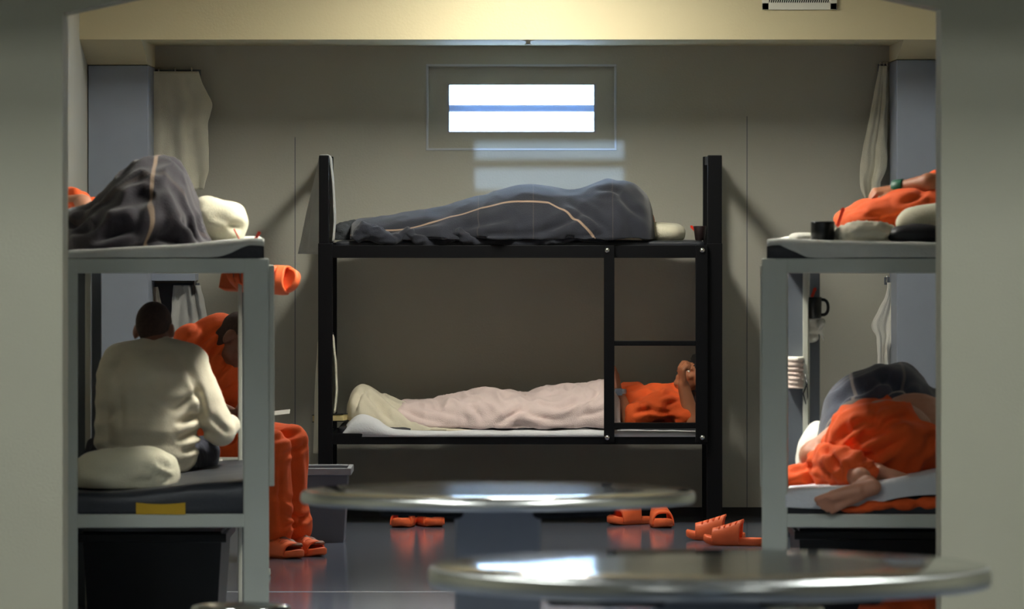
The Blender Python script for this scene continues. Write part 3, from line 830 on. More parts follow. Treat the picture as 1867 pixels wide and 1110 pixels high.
# pale pink blanket, with the cream sheet over the feet
bo = blanket('blanket', [(718, 750, 782, .24, .26), (732, 738, 781, .27, .28), (760, 734, 781, .30, .29), (800, 729, 781, .31, .3), (850, 719, 781, .32, .31), (885, 714, 781, .325, .31), (930, 717, 781, .33, .31),
                    (965, 718, 781, .33, .31), (1000, 711, 781, .335, .315), (1040, 707, 781, .335, .32), (1068, 706, 781, .335, .32), (1088, 702, 781, .335, .32), (1120, 700, 781, .33, .31), (1128, 712, 780, .30, .30)],
        YC, M['pink'], None, q(920, 779), amp=.030, scale=8, hem=.03, ez=.55, ey=.9, seed=7, nu=200, nv=70, lift=.02)
crease(bo, YC-.15, [(905, 768, 960, 740, .016, .020), (950, 748, 1020, 765, .016, .022), (1010, 745, 1055, 728, .014, .020), (880, 775, 1000, 772, .014, .014), (860, 735, 880, 765, .018, .014), (1060, 735, 1095, 712, .014, .018),
    (1050, 760, 1098, 745, .014, .016), (730, 745, 800, 768, .014, .014), (760, 740, 850, 758, .016, .010), (985, 722, 1030, 715, .014, .010)])
tag(bo, 'pale pink blanket over the legs of the lower bunk sleeper', 'blanket')
bo = blanket('sheet', [(634, 740, 762, .14, .18), (640, 722, 766, .20, .22), (648, 708, 772, .24, .24), (660, 701, 779, .27, .26), (675, 706, 781, .29, .27), (695, 716, 781, .30, .28), (715, 727, 781, .31, .29), (735, 735, 781, .32, .30), (755, 746, 782, .335, .30), (800, 766, 782, .345, .30), (860, 776, 782, .35, .30)],
        YC, M['cream'], None, q(700, 779), amp=.014, scale=8, hem=.02, ez=.75, ey=1.0, seed=11, lift=.0)
crease(bo, YC-.2, [(662, 712, 715, 765, .013, .020), (678, 708, 745, 762, .013, .022), (648, 745, 662, 712, .012, .020), (700, 724, 780, 772, .012, .016), (650, 760, 690, 770, .012, .012)])
tag(bo, 'rumpled cream sheet over the feet on the lower black bunk', 'sheet')
bg_ = pillow('bag', q(1277, 742, .03), (.10, .2, .085), M['vinyl_black'], (0, .2, 0), q(1277, 778, .03), floor=zl_, seed=5)
tag(bg_, 'black bag under the head on the lower black bunk', 'bag')
# book at the foot of the lower bunk, sticking out past the post
t = empty('book', P(606, 768, YF+.2), label='thick book with black cover and yellowed pages at foot of the lower black bunk', cat='book')
Rb = Matrix.Translation(P(605, 768, YF+.20)) @ Matrix.Rotation(math.radians(-14), 4, 'Z') @ Matrix.Rotation(math.radians(-2), 4, 'Y')
MB().box(-.085, .075, -.055, .055, .003, .034, Rb).build('pages', M['pages'], t, bevel=.002)
f = MB(); f.box(-.088, .078, -.058, .056, .034, .038, Rb).box(-.088, .078, -.058, .056, -.001, .003, Rb).box(-.088, .078, .053, .058, -.001, .038, Rb)
f.build('cover', M['plastic_black'], t, bevel=.001)

# towels over the end rails of the black bunk
def rail_towel(pts_out, pts_in, zt_, y0, y1, m, label, seed, fan=0.):
    """cloth thrown over an end rail; outside and inside edges given in pixels at the rail"""
    Ym = (y0+y1)/2
    prof = [(X(a, Ym), Z(b_, Ym)) for a, b_ in pts_out[::-1]]+[(X(a, Ym), zt_+.003) for a in (pts_out[0][0]+4, pts_in[0][0]-4)]+[(X(a, Ym), Z(b_, Ym)) for a, b_ in pts_in]
    # resample by length
    seg = [0]
    for i in range(1, len(prof)): seg.append(seg[-1]+math.dist(prof[i], prof[i-1]))
    N_ = 70; L = seg[-1]; vs, fs = [], []; ny = 30
    for i in range(N_+1):
        d = L*i/N_; k = max(j for j in range(len(seg)) if seg[j] <= d+1e-9); k = min(k, len(seg)-2)
        t = (d-seg[k])/(seg[k+1]-seg[k]); x = prof[k][0]+(prof[k+1][0]-prof[k][0])*t; z = prof[k][1]+(prof[k+1][1]-prof[k][1])*t
        drop = min(1, max(0, (zt_-z)/.3))
        out_ = x < X(592, Ym)
        for j in range(ny+1):
            u = j/ny
            xx = -(fan*u*min(1, (zt_-z)/.5) if out_ else 0)+ x+drop*.012*math.sin(u*11+seed+2*noise.noise(Vector((u*2, d*3, seed))))
            vs.append((xx, y0+(y1-y0)*u+.01*drop*noise.noise(Vector((d*6, u, seed))), z))
    for i in range(N_):
        for j in range(ny): a = i*(ny+1)+j; fs.append((a, a+1, a+ny+2, a+ny+1))
    me = bpy.data.meshes.new('towel'); me.from_pydata(vs, [], fs); me.update()
    return tag(link('towel', me, m, None, (X(594, Ym), Ym, zt_), solid=.007), label, 'towel')
rail_towel([(583, 287), (582, 320), (581, 385), (580, 440), (579, 463)], [(603, 287), (606, 330), (607, 400), (604, 440)], zt, YF+.075, YF+.34, M['towelgrey'], 'off-white towel over the top foot rail of the black bunk', 1, .095)
rail_towel([(582, 622), (580, 680), (579, 760), (577, 825)], [(607, 613), (611, 660), (611, 710), (607, 752)], zmid+.02, YF+.075, YF+.32, M['towel'], 'narrow towel hung on the middle foot rail of the black bunk', 2)

# ------------------------------------------------------------------ hooks and towels by the lockers
def hook_rail(x0, x1, z, label):
    t = empty('hook_rail', ((x0+x1)/2, YB, z), label=label, cat='hook rail')
    MB().box(x0, x1, YB-.016, YB, z-.02, z+.02).build('rail', M['greydark'], t, bevel=.003)
    n = 3
    for i in range(n):
        x = x0+(x1-x0)*(i+.5)/n
        MB().tube([(x, YB-.012, z), (x, YB-.05, z-.005), (x, YB-.075, z+.012), (x, YB-.078, z+.03)], .005, 8).build('hook', M['bolt'], t, smooth=True)
    return t
YT = YB-.11
hook_rail(X(276, YB), X(366, YB), Z(134, YB), 'hook rail above the big towel in the left corner')
o = drape('towel', [(130, 274, 362), (150, 273, 368), (170, 274, 378), (190, 273, 387), (205, 273, 384), (225, 274, 379), (270, 273, 381), (310, 274, 380), (345, 300, 372)], YT, M['towel'], None, P(320, 130, YT), folds=2.4, amp=.013, seed=3)
tag(o, 'large off-white towel hung high on the back wall beside the left locker', 'towel')
hook_rail(X(1600, YB), X(1619, YB), Z(124, YB), 'hook rail above the white towel in the right corner')
o = drape('towel', [(120, 1603, 1618), (150, 1598, 1619), (180, 1592, 1619), (220, 1584, 1618), (262, 1575, 1617), (290, 1570, 1618), (305, 1568, 1617), (330, 1568, 1606), (345, 1570, 1604), (362, 1577, 1592)], YT, M['towel'], None, P(1605, 120, YT), folds=1.6, amp=.014, seed=8)
tag(o, 'white towel hung high on the back wall beside the right locker', 'towel')
# shelf and small towels under it, left corner
t = empty('wall_shelf', (X(318, YB), YB, Z(505, YB)), label='blue-grey steel wall shelf in the left corner below the big towel', cat='shelf')
MB().box(X(274, YB), X(362, YB), YB-.30, YB, Z(512, YB-.3), Z(499, YB-.3)).build('shelf_board', M['locker'], t, bevel=.003)
for px in (280, 356): MB().prism([(X(px, YB), Z(512, YB-.3)), (X(px, YB)+.006, Z(512, YB-.3)), (X(px, YB)+.006, Z(535, YB)), (X(px, YB), Z(535, YB))], YB-.2, YB).build('shelf_bracket', M['plastic_black'], t)
MB().box(X(276, YB), X(364, YB), YB-.02, YB, Z(700, YB), Z(516, YB)).build('shelf_back', M['greydark'], t)
o = drape('towel', [(523, 274, 287), (540, 274, 291), (560, 274, 294), (600, 273, 297), (640, 273, 298)], YT-.04, M['towel'], None, P(284, 523, YT), folds=1.5, amp=.02, seed=12)
tag(o, 'narrow white towel under the left wall shelf, next to locker', 'towel')
o = drape('towel', [(520, 317, 366), (550, 314, 372), (580, 312, 377), (620, 311, 382), (680, 310, 384)], YT-.06, M['towelgrey'], None, P(342, 520, YT), folds=2.5, amp=.025, seed=14)
tag(o, 'grey-white towel under the left wall shelf, above the orange shoulder', 'towel')
MBh = MB()
hook_rail(X(1612, YB), X(1634, YB), Z(512, YB), 'hook rail above the knotted rag in the right corner')
o = drape('rag', [(515, 1618, 1632), (535, 1616, 1631), (545, 1612, 1631), (570, 1599, 1632), (590, 1589, 1632), (600, 1590, 1632), (612, 1597, 1628), (640, 1600, 1622), (672, 1601, 1624)], YT-.03, M['white'], None, P(1620, 515, YT), folds=1.4, amp=.012, seed=21)
tag(o, 'creased white rag hung beside right locker above the plaid blanket', 'rag')

# ------------------------------------------------------------------ bedding of the grey bunks
def toworld(T, p): return T @ Vector(p)
def local_px(T, px, py, yl=0.0):
    """point on the bunk's end plane (local y = yl) under a pixel"""
    o = Vector((0, 0, HC)); d = Vector(((px-CX)/F, 1, (HY-py)/F)); I = T.inverted()
    o2 = I @ o; d2 = I.to_3x3() @ d; k = (yl-o2.y)/d2.y
    return o2+d2*k
def bunk_mattress(T, z0, z1, m, label, prof=None, seed=0, x0=-.385, x1=.385, y0=.015, y1=LB-.03):
    o = slab('mattress', x0, x1, y0, y1, z0, z1, m, local=True, seed=seed, r=.03, amp=.006)
    if prof:
        A = np.array(prof)
        for v in o.data.vertices:
            t = (v.co.z-z0)/(z1-z0); zz = np.interp(v.co.x, A[:, 0], A[:, 1]); v.co.z = z0+t*(zz-z0)
    o.data.transform(Matrix.Translation((0, -1, -z0)))
    o.matrix_world = T @ Matrix.Translation((0, 1, z0))
    return tag(o, label, 'mattress')
def end_sheet(T, cols, m, label, y1=1.9, name='sheet', seed=0, ny=40, parent=None, y0=.008):
    """sheet over a mattress: cols (px, py of the top edge, py where the near flap ends) measured on the bunk's near end"""
    C = []
    for px, a, b in cols:
        p = local_px(T, px, a); q_ = local_px(T, px, b); C.append((p.x, p.z, q_.z))
    S = interp(C, 90); vs, fs = [], []; nf = 14; npts = ny+nf
    for i, (x, zt_, zf) in enumerate(S):
        for j in range(npts):
            if j < ny:
                y = y1+(y0+.02-y1)*j/(ny-1); z = zt_+.004*noise.noise(Vector((x*9, y*9, seed)))
            else:
                t = (j-ny+1)/nf; a = min(1, t*3)*PI/2
                y = y0+.02*(1-math.sin(a)); z = zt_-.02*(1-math.cos(a)) if t < .34 else zt_-.02-(max(zt_-.021-zf, .001))*(t-.333)/.667
                y -= .006*noise.noise(Vector((x*24+z*18, z*10, seed)))*t
            vs.append((x, y, z))
    for i in range(len(S)-1):
        for j in range(npts-1): a = i*npts+j; fs.append((a, a+npts, a+npts+1, a+1))
    me = bpy.data.meshes.new(name); me.from_pydata(vs, [], fs); me.update(); me.transform(Matrix.Translation((0, -1, -C[0][1])))
    o = link(name, me, m, None, None, True, solid=.005)
    o.matrix_world = T @ Matrix.Translation((0, 1, C[0][1]))
    return tag(o, label, 'sheet')
# left upper
bunk_mattress(ML, gz1-.012, 1.48, M['vinyl_black'], 'black mattress on upper deck of the left grey bunk', [(-.385, 1.446), (-.1, 1.452), (.15, 1.468), (.30, 1.484), (.385, 1.478)], 5)
end_sheet(ML, [(112, 458, 471), (200, 454, 470), (280, 450, 470), (350, 446, 470), (395, 442, 469), (420, 440, 462), (440, 438, 452), (460, 436, 446), (482, 437, 444)], M['sheetgrey'], 'grey-white sheet over upper mattress of the left grey bunk, one corner folded back', seed=2)
# left lower
bunk_mattress(ML, hz1-.012, .59, M['vinyl'], 'crinkled charcoal vinyl mattress under the man in the cream shirt', [(-.385, .545), (-.2, .545), (0, .56), (.2, .580), (.385, .592)], 6)
# right upper
bunk_mattress(MR, gz1-.012, 1.483, M['vinyl_black'], 'black mattress on upper deck of the right grey bunk', [(-.385, 1.478), (-.2, 1.478), (0, 1.474), (.385, 1.468)], 7)
end_sheet(MR, [(1398, 438, 442), (1412, 436.5, 443), (1430, 436.5, 451), (1450, 437, 460), (1476, 438, 470), (1560, 440, 470), (1640, 442, 470), (1700, 443, 470), (1770, 444, 470)], M['sheetgrey'], 'grey-white sheet over upper mattress of the right grey bunk, pulled off one corner', seed=4)
# right lower
bunk_mattress(MR, hz1-.012, .545, M['vinyl_black'], 'black mattress on lower deck of the right grey bunk', [(-.385, .53), (0, .54), (.385, .55)], 8)
end_sheet(MR, [(1432, 897, 925), (1470, 893, 927), (1520, 889, 928), (1580, 884, 926), (1620, 877, 912), (1660, 870, 905), (1705, 863, 902), (1770, 858, 900)], M['sheet'], 'white sheet hanging over near end of the right lower mattress', seed=6, y0=.0)
f = MB()
for a, b_, r in ((1560, 926, .012), (1600, 918, .02), (1650, 916, .024), (1700, 914, .026), (1750, 914, .024)):
    f.ell(P(a, b_+2, 22.02), (.075, .04, r))
o = f.fuse('folded_garment', M['orange'], None, P(1650, 934, 22.02), voxel=.008, wrinkle=(.008, 20, (1, 1, 1), 3))
tag(o, 'orange garment tucked under the white sheet on the right lower bunk', 'garment')

# ------------------------------------------------------------------ left upper sleeper
def cl(name, m, mb, parent, v=.010, s=4, w_=(.014, 11, (1, 1, 1), 1), **k): return mb.fuse(name, m, parent, voxel=v, smooth=s, wrinkle=w_, **k)
YU = 22.95
zt_u = 1.462
pb = MB()
pb.ell(P(215, 425, YU), (.13, .15, .09)); pb.ell(P(165, 412, YU+.2), (.13, .16, .09)); pb.ell(P(120, 398, YU+.35), (.12, .16, .10))
for dy in (-.1, .1):
    pb.capsule(P(225, 425, YU+dy), P(298, 318, YU-.05+dy*.8), .075, .055); pb.capsule(P(298, 320, YU-.05+dy*.8), P(346, 430, YU-.10+dy), .050, .036)
    foot(pb, P(346, 436, YU-.10+dy), (.2, -.8, -.1), (0, 0, -1), .8)
pb.capsule(P(110, 385, YU+.38), P(85, 372, YU+.45), .055, .05)
A2, R2 = head(pb, P(66, 362, YU+.5), (-.9, .4, .25), (.25, -.1, 1), .95)
pb.capsule(P(112, 380, YU+.22), P(150, 372, YU+.16), .05, .042); pb.capsule(P(150, 372, YU+.16), P(155, 392, YU-.05), .04, .03)
hand(pb, P(155, 392, YU-.05), (.25, -.6, -.4), (0, 0, -1), 1, .35)
o = pb.fuse('person', M['skin'], None, P(220, 452, YU), voxel=.010, floor=zt_u)
tag(o, 'person in orange on the left upper bunk, knees drawn up under a plaid blanket', 'person'); pul = o
hr = MB(); hr.ell(A2(0, -.02, .045), (.080, .094, .082), R2); hr.fuse('hair', M['hair'], pul, voxel=.010, smooth=2, wrinkle=(.005, 60, (1, 1, 1), 2))
s_ = MB(); s_.ell(P(190, 415, YU+.12), (.14, .17, .10)); s_.ell(P(160, 410, YU+.2), (.14, .18, .105)); s_.ell(P(118, 396, YU+.35), (.13, .175, .115))
s_.capsule(P(108, 374, YU+.24), P(140, 362, YU+.24), .052, .043)
cl('shirt', M['orange'], s_, pul, floor=zt_u)
bo = blanket('blanket', [(96, 400, 462, .30, .3), (128, 391, 464, .42, .34), (150, 385, 465, .5, .36), (168, 378, 466, .55, .38), (190, 358, 465, .58, .38), (220, 327, 463, .58, .36), (248, 303, 461, .55, .34),
                    (268, 292, 459, .52, .33), (290, 288.5, 457, .5, .32), (310, 291, 455, .48, .32), (326, 301, 453, .46, .31), (338, 322, 451, .45, .31), (350, 350, 449, .44, .30), (360, 378, 448, .42, .3), (372, 412, 446, .38, .28), (386, 440, 445, .3, .25)],
        YU-.12, M['wool_brown'], None, P(240, 452, YU), amp=.034, scale=6.0, hem=.03, ez=1.0, ey=1.0, seed=9, nu=180, nv=80, stretch=(1, .9, .5))
crease(bo, YU-.45, [(160, 440, 250, 420, .03, .05), (135, 420, 200, 400, .028, .05), (230, 455, 330, 425, .028, .05), (300, 430, 345, 452, .02, .04), (335, 400, 372, 440, .02, .035), (310, 330, 350, 420, .022, .018), (200, 385, 260, 350, .03, .025), (250, 400, 285, 340, .03, .02), (180, 462, 300, 452, .02, .03)])
tag(bo, 'brown-grey plaid blanket tented over raised knees on the left upper bunk', 'blanket')
o = pillow('pillow', P(398, 404, 23.0), (.115, .22, .088), M['pillow'], (0, .25, 0), P(400, 445, 23.0), floor=zt_u, seed=3, amp=.014)
crease(o, 22.85, [(385, 425, 440, 412, .014, .016), (400, 395, 445, 425, .016, .012)])
tag(o, 'plump cream pillow at the right edge of the left upper bunk', 'pillow')
o = spoon(P(463, 440, 22.2), P(474, 422, 22.2), M['red'], 'red-orange spoon at aisle corner of the left upper bunk')
o = MB().tube([P(427, 418, 22.5), P(432, 428, 22.45), P(437, 437, 22.4), P(444, 443.5, 22.3)], .003, 8).build('drawstring', M['red'], None, P(437, 440, 22.4), smooth=True)
tag(o, 'thin red drawstring across the pillow of the left upper bunk', 'cord')

# ------------------------------------------------------------------ left lower bunk: man in the cream shirt
YW = 23.25
def w_(px, py, dy=0): return P(px, py, YW+dy)
zs = .578
pw = MB()
pw.ell(w_(276, 838, .02), (.165, .13, .11)); pw.ell(w_(278, 790), (.145, .105, .16)); pw.ell(w_(281, 720, .03), (.165, .11, .17)); pw.ell(w_(283, 668, .05), (.17, .085, .085))
pw.capsule(w_(283, 650, .06), w_(282, 612, .09), .060, .056)
A3, R3 = head(pw, w_(281, 602, .12), (0, .28, 1), (.12, 1, -.35), .90)
for sx, sh_, el, wr_ in ((1, (352, 672, .04), (400, 788, .02), (420, 772, .26)), (-1, (206, 676, .04), (193, 800, .04), (255, 800, .28))):
    pw.capsule(w_(*sh_), w_(*el), .055, .044); pw.capsule(w_(*el), w_(*wr_), .042, .030)
    hand(pw, w_(*wr_), (-.15*sx+.1, 1, .1), (-sx, 0, -.3), side=sx, curl=.5)
    hp = w_(276+38*sx, 845, .05); kn = w_(276+92*sx, 828, .42); an = w_(276-25*sx, 848, .52)
    pw.capsule(hp, kn, .085, .06); pw.capsule(kn, an, .055, .04); foot(pw, an, (-sx, .2, -.05), (-.1*sx, .3, -1), .9)
man = pw.fuse('person', M['skin_shaded'], None, w_(276, 860), voxel=.0085, smooth=4, floor=zs)
tag(man, 'cropped-haired man in a cream long-sleeved shirt seated with his back turned', 'person')
h_ = MB(); h_.ell(A3(0, -.010, .030), (.073, .092, .087), R3); h_.ell(A3(0, -.045, -.01), (.058, .05, .06), R3)
h_.fuse('hair', M['stubble'], man, voxel=.008, smooth=3)
s_ = MB()
s_.ell(w_(277, 828, .01), (.182, .148, .10)); s_.ell(w_(278, 785), (.178, .135, .17)); s_.ell(w_(281, 720, .02), (.196, .135, .18)); s_.ell(w_(283, 668, .05), (.205, .11, .085))
s_.capsule(w_(283, 650, .06), w_(283, 634, .08), .078, .069)
for sx in (-1, 1): s_.capsule(w_(283+14*sx, 646, .06), w_(283+62*sx, 658, .05), .072, .074)
s_.capsule(w_(345, 668, .04), w_(402, 786, .02), .076, .060); s_.capsule(w_(402, 786, .02), w_(419, 774, .22), .058, .042)
s_.capsule(w_(213, 672, .04), w_(200, 800, .03), .076, .064); s_.capsule(w_(200, 800, .03), w_(252, 800, .26), .058, .042)
cl('shirt', M['cream'], s_, man, v=.009, s=3, w_=(.009, 7, (.6, .6, 1.7), 4), clip=[(w_(280, 862), (0, 0, -1))])
crease(man.children[-1], YW-.12, [(318, 745, 362, 715, .013, .018), (322, 770, 366, 758, .013, .022), (325, 800, 372, 788, .013, .024), (335, 822, 374, 812, .012, .018), (352, 700, 372, 760, .014, .022), (385, 760, 410, 790, .012, .014), (240, 835, 330, 848, .014, .010), (330, 655, 352, 700, .014, .012), (215, 690, 222, 790, .016, .012)])
s_ = MB(); s_.ell(w_(276, 846, .03), (.160, .12, .09))
for sx in (-1, 1):
    hp = w_(276+38*sx, 845, .05); kn = w_(276+92*sx, 828, .42); an = w_(276-5*sx, 846, .5)
    s_.capsule(hp, kn, .095, .07); s_.capsule(kn, an, .068, .058)
cl('trousers', M['denim'], s_, man, floor=zs-.001)
o = pillow('pillow', P(228, 862, 22.42), (.20, .24, .095), M['pillow'], (0, -.04, .1), P(228, 895, 22.42), floor=.552, seed=8, amp=.014)
crease(o, 22.3, [(270, 850, 312, 872, .014, .022), (285, 838, 316, 858, .012, .016), (250, 880, 300, 868, .014, .014), (160, 850, 220, 868, .018, .010)])
tag(o, 'cream pillow on the charcoal mattress behind the man in the cream shirt', 'pillow')
f = MB(); n = 12; vs = []
for i in range(n+1):
    px = 248+90*i/n; dip = 3.0*math.sin(PI*i/n)
    for y in (22.0-.004, 22.0+.02): vs += [P(px, 937.5, y), P(px, 916+dip, y)]
fs = []
for i in range(n):
    a = 4*i; b_ = a+4; fs += [(a, a+1, b_+1, b_), (a+2, b_+2, b_+3, a+3), (a+1, a+3, b_+3, b_+1), (a, b_, b_+2, a+2)]
fs += [(0, 2, 3, 1), (4*n, 4*n+1, 4*n+3, 4*n+2)]
o = f.add(vs, fs).build('foam_strip', M['yellow'], None, P(293, 937, 22.0)); tag(o, 'yellow foam strip between charcoal mattress and lower rail of the left bunk', 'foam strip')

# ------------------------------------------------------------------ low table with cards, between the two men
t = empty('side_table', (X(300, 25.3), 25.3, 0), label='low grey side table with splayed legs behind the left grey bunk', cat='table')
ta, tb, tz = X(170, 24.7), X(440, 24.7), Z(855, 24.7)
MB().box(ta, tb, 24.7, 25.9, tz-.022, tz).build('table_top', M['pale'], t, bevel=.004)
for sx, xx in ((-1, ta+.04), (1, tb-.03)):
    for yy in (24.78, 25.82):
        f = MB(); a = Vector((xx, yy, tz-.02)); b_ = Vector((xx+sx*.085, yy+(.06 if yy > 25 else -.0), .012))
        f.tube([a, b_], .014, 10).build('leg', M['plastic_rim'], t, smooth=True)
        MB().lathe([(.017, 0), (.02, .008), (.018, .03)], (b_.x, b_.y, 0), 16).build('foot_cap', M['white'], t, smooth=True)
o = MB().box(X(372, 24.9), X(432, 24.9), 24.76, 25.0, tz, tz+.022).build('tray', M['greydark'], None, (X(402, 24.9), 24.9, tz), bevel=.006); tag(o, 'dark grey tray on the low side table', 'tray')
o = MB().box(X(358, 24.9), X(404, 24.9), 24.80, 24.98, tz+.022, tz+.03).build('papers', M['paper'], None, (X(386, 24.9), 24.9, tz+.022), bevel=.002); tag(o, 'pale papers lying on the dark grey tray', 'papers')

# ------------------------------------------------------------------ man in orange seated at the far end
YO = 27.45
def o_(px, py, dy=0): return P(px, py, YO+dy)
t = empty('stool', (X(425, YO), YO+.03, 0), label='low grey stool under the seated man in orange', cat='stool')
f = Vector((X(425, YO), YO+.03, 0))
MB().lathe([(.15, .40), (.165, .405), (.17, .42), (.165, .435), (.02, .44)], f, 32).build('seat', M['greydark'], t, smooth=True)
for k in range(4):
    a = PI/4+k*PI/2; d = Vector((math.cos(a), math.sin(a), 0))
    MB().tube([f+d*.11+Vector((0, 0, .41)), f+d*.17+Vector((0, 0, .01))], .013, 10).build('leg', M['black'], t, smooth=True)
po = MB()
po.ell(o_(425, 812, .03), (.155, .15, .11)); po.ell(o_(408, 765, .03), (.135, .115, .14)); po.ell(o_(392, 690, .01), (.15, .125, .17)); po.ell(o_(388, 625, 0), (.165, .105, .09))
po.capsule(o_(388, 606, -.02), o_(424, 604, -.06), .062, .060)
A4, R4 = head(po, o_(434, 618, -.10), (.62, -.15, .75), (.70, -.42, -.7), 1.02)
po.capsule(o_(345, 622, -.06), o_(372, 735, -.16), .056, .046); po.capsule(o_(372, 735, -.16), o_(420, 752, -.24), .042, .030)
po.capsule(o_(432, 622, .08), o_(462, 720, .05), .056, .046); po.capsule(o_(462, 720, .05), o_(436, 754, -.16), .042, .030)
hand(po, o_(420, 752, -.24), (1, -.1, .05), (0, .2, 1), 1, .8, .92); hand(po, o_(436, 754, -.16), (.9, -.4, .05), (0, .2, 1), -1, .8, .86)
legs = (((440, 812, -.02), (528, 806, -.16), (535, 975, -.06), (.72, -.69, 0)), ((440, 812, .08), (500, 820, -.30), (500, 985, -.22), (.62, -.78, 0)))
for hp, kn, an, fd in legs:
    po.capsule(o_(*hp), o_(*kn), .085, .062); po.capsule(o_(*kn), o_(*an), .056, .040)
    A_ = o_(*an); foot(po, Vector((A_.x-fd[0]*.05, A_.y-fd[1]*.05, .065)), fd, (0, 0, -1), .92)
mo = po.fuse('person', M['skin_shaded'], None, Vector((X(425, YO), YO, 0)), voxel=.008, smooth=3, floor=.022)
tag(mo, 'man in orange shirt and trousers seated facing the man in cream', 'person')
h_ = MB(); h_.ell(A4(0, -.016, .032), (.080, .098, .092), R4); h_.ell(A4(0, -.05, -.02), (.066, .06, .08), R4); 
h_.fuse('hair', M['stubble'], mo, voxel=.008, smooth=3)
s_ = MB()
s_.ell(o_(423, 800, .03), (.175, .165, .10)); s_.ell(o_(408, 760, .03), (.168, .142, .15)); s_.ell(o_(392, 690, .01), (.185, .155, .18)); s_.ell(o_(388, 628, 0), (.195, .125, .095))
s_.capsule(o_(384, 610, -.02), o_(402, 600, -.04), .085, .074); s_.capsule(o_(345, 620, -.06), o_(362, 690, -.12), .078, .078); s_.capsule(o_(432, 620, .08), o_(452, 690, .06), .078, .078)
cl('shirt', M['orange'], s_, mo, s=3, w_=(.012, 8, (1, 1, .6), 6))
crease(mo.children[-1], YO-.15, [(345, 640, 400, 600, .014, .018), (370, 660, 412, 610, .014, .018), (395, 690, 425, 640, .014, .018), (380, 735, 425, 700, .014, .018), (340, 620, 360, 595, .012, .012)])
s_ = MB(); s_.ell(o_(425, 815, .03), (.17, .165, .11))
for hp, kn, an, fd in legs:
    h1, k1, a1 = o_(*hp), o_(*kn), o_(*an)
    s_.capsule(h1, k1, .105, .085); s_.capsule(k1, k1+(a1-k1)*.5, .084, .078); s_.capsule(k1+(a1-k1)*.5, Vector((a1.x, a1.y, .13)), .078, .082)
cl('trousers', M['orange'], s_, mo, v=.009, s=3, w_=(.014, 7, (1, 1, .55), 8), clip=[(Vector((0, 0, .085)), (0, 0, -1))])
crease(mo.children[-1], YO-.2, [(505, 800, 550, 785, .014, .016), (515, 830, 560, 810, .014, .014), (520, 935, 560, 950, .012, .018), (525, 960, 565, 940, .012, .018), (512, 850, 516, 960, .014, .014), (500, 900, 545, 915, .014, .012), (555, 800, 565, 900, .016, .010)])
o = MB().box(-.05, .05, -.035, .035, 0, .003, Matrix.Translation(P(509, 753, YO-.24)) @ Matrix.Rotation(.25, 4, 'X') @ Matrix.Rotation(-.12, 4, 'Y')).build('card', M['paper'], None, P(512, 752, YO-.25))
tag(o, 'white card held out by the seated man in orange', 'card')

# ------------------------------------------------------------------ slippers
def slipper_meshes():
    L = .285
    out = [(0., .030), (.02, .038), (.06, .041), (.12, .044), (.18, .051), (.22, .053), (.25, .047), (.272, .034), (.284, .014)]
    S = interp([(a, b_) for a, b_ in out], 40)
    mb = MB(); n = len(S); vs, fs = [], []
    rings = []
    def up(y): return .012*max(0, (y-.2)/.085)**2
    for k, (ins, z) in enumerate(((.006, 0.), (0., .006), (0., .026), (.004, .031), (.010, .029), (.020, .024))):
        ring = []
        for y, w_ in S:
            yy = .012+(y-.0)*(1-2*ins/L); ring.append((max(w_-ins, .002), y if ins == 0 else ins+y*(1-2*ins/L), z+up(y)))
        ring2 = [(-x*.92, y, z_) for x, y, z_ in ring[::-1]]
        rings.append(ring+ring2)
    k = len(rings[0])
    for R in rings: vs += R
    for i in range(len(rings)-1):
        for j in range(k): fs.append((i*k+j, i*k+(j+1) % k, (i+1)*k+(j+1) % k, (i+1)*k+j))
    fs.append(tuple(range(k-1, -1, -1)))
    b_ = (len(rings)-1)*k
    for j in range(n-1): fs.append((b_+j, b_+j+1, b_+k-2-j, b_+k-1-j))
    sole = MB().add(vs, fs).mesh('sole')
    # strap: arch over the foot with four slits on top
    vs, fs = [], []; nu, nv = 26, 34
    for i in range(nu+1):
        y = .105+(.235-.105)*i/nu
        w_ = float(np.interp(y, S[:, 0], S[:, 1])); t = i/nu
        H = .092-.038*t
        for j in range(nv+1):
            a = PI*j/nv; cx = math.cos(a); yy = y+.02*(1-abs(cx))*(-(1-t)*.8+.2*t)
            xx = (w_+.003)*math.copysign(abs(cx)**.7, cx); zz = .008+up(y)+H*math.sin(a)**.75
            vs.append((xx if xx > 0 else xx*.92, yy, zz))
    slit = {5, 6, 10, 11, 15, 16, 20}
    for i in range(nu):
        for j in range(nv):
            if i in (4, 9, 14, 19) and 10 <= j < 24: continue
            a = i*(nv+1)+j; fs.append((a, a+1, a+nv+2, a+nv+1))
    strap = MB().add(vs, fs).mesh('strap')
    return sole, strap
SOLE, STRAP = slipper_meshes()
proto = {}
def slipper(loc, rz, label, group=None, rx=0., parent=None, k=1.0):
    if not proto:
        t = empty('slipper', loc, label=label, cat='slipper')
        a = link('sole', SOLE, M['foam'], t, None, True); b_ = link('strap', STRAP, M['foam'], t, None, True, solid=.009)
        a.parent = t; b_.parent = t; proto['t'] = (t, a, b_)
    else:
        t0, a0, b0 = proto['t']; t = t0.copy(); COL.objects.link(t)
        for c0 in (a0, b0):
            c1 = c0.copy(); COL.objects.link(c1); c1.parent = t
    t.location = loc; t.rotation_euler = (rx, 0, rz); t.scale = (k, k, k)
    t['label'] = label; t['category'] = 'slipper'
    if group: t['group'] = group
    t.scale = (k, k, k*1.22)
    return t
R_ = math.radians
def fl(px, py, up=0.):            # floor point under a pixel
    Y = HC*F/(py-HY); return Vector((X(px, Y), Y, up))
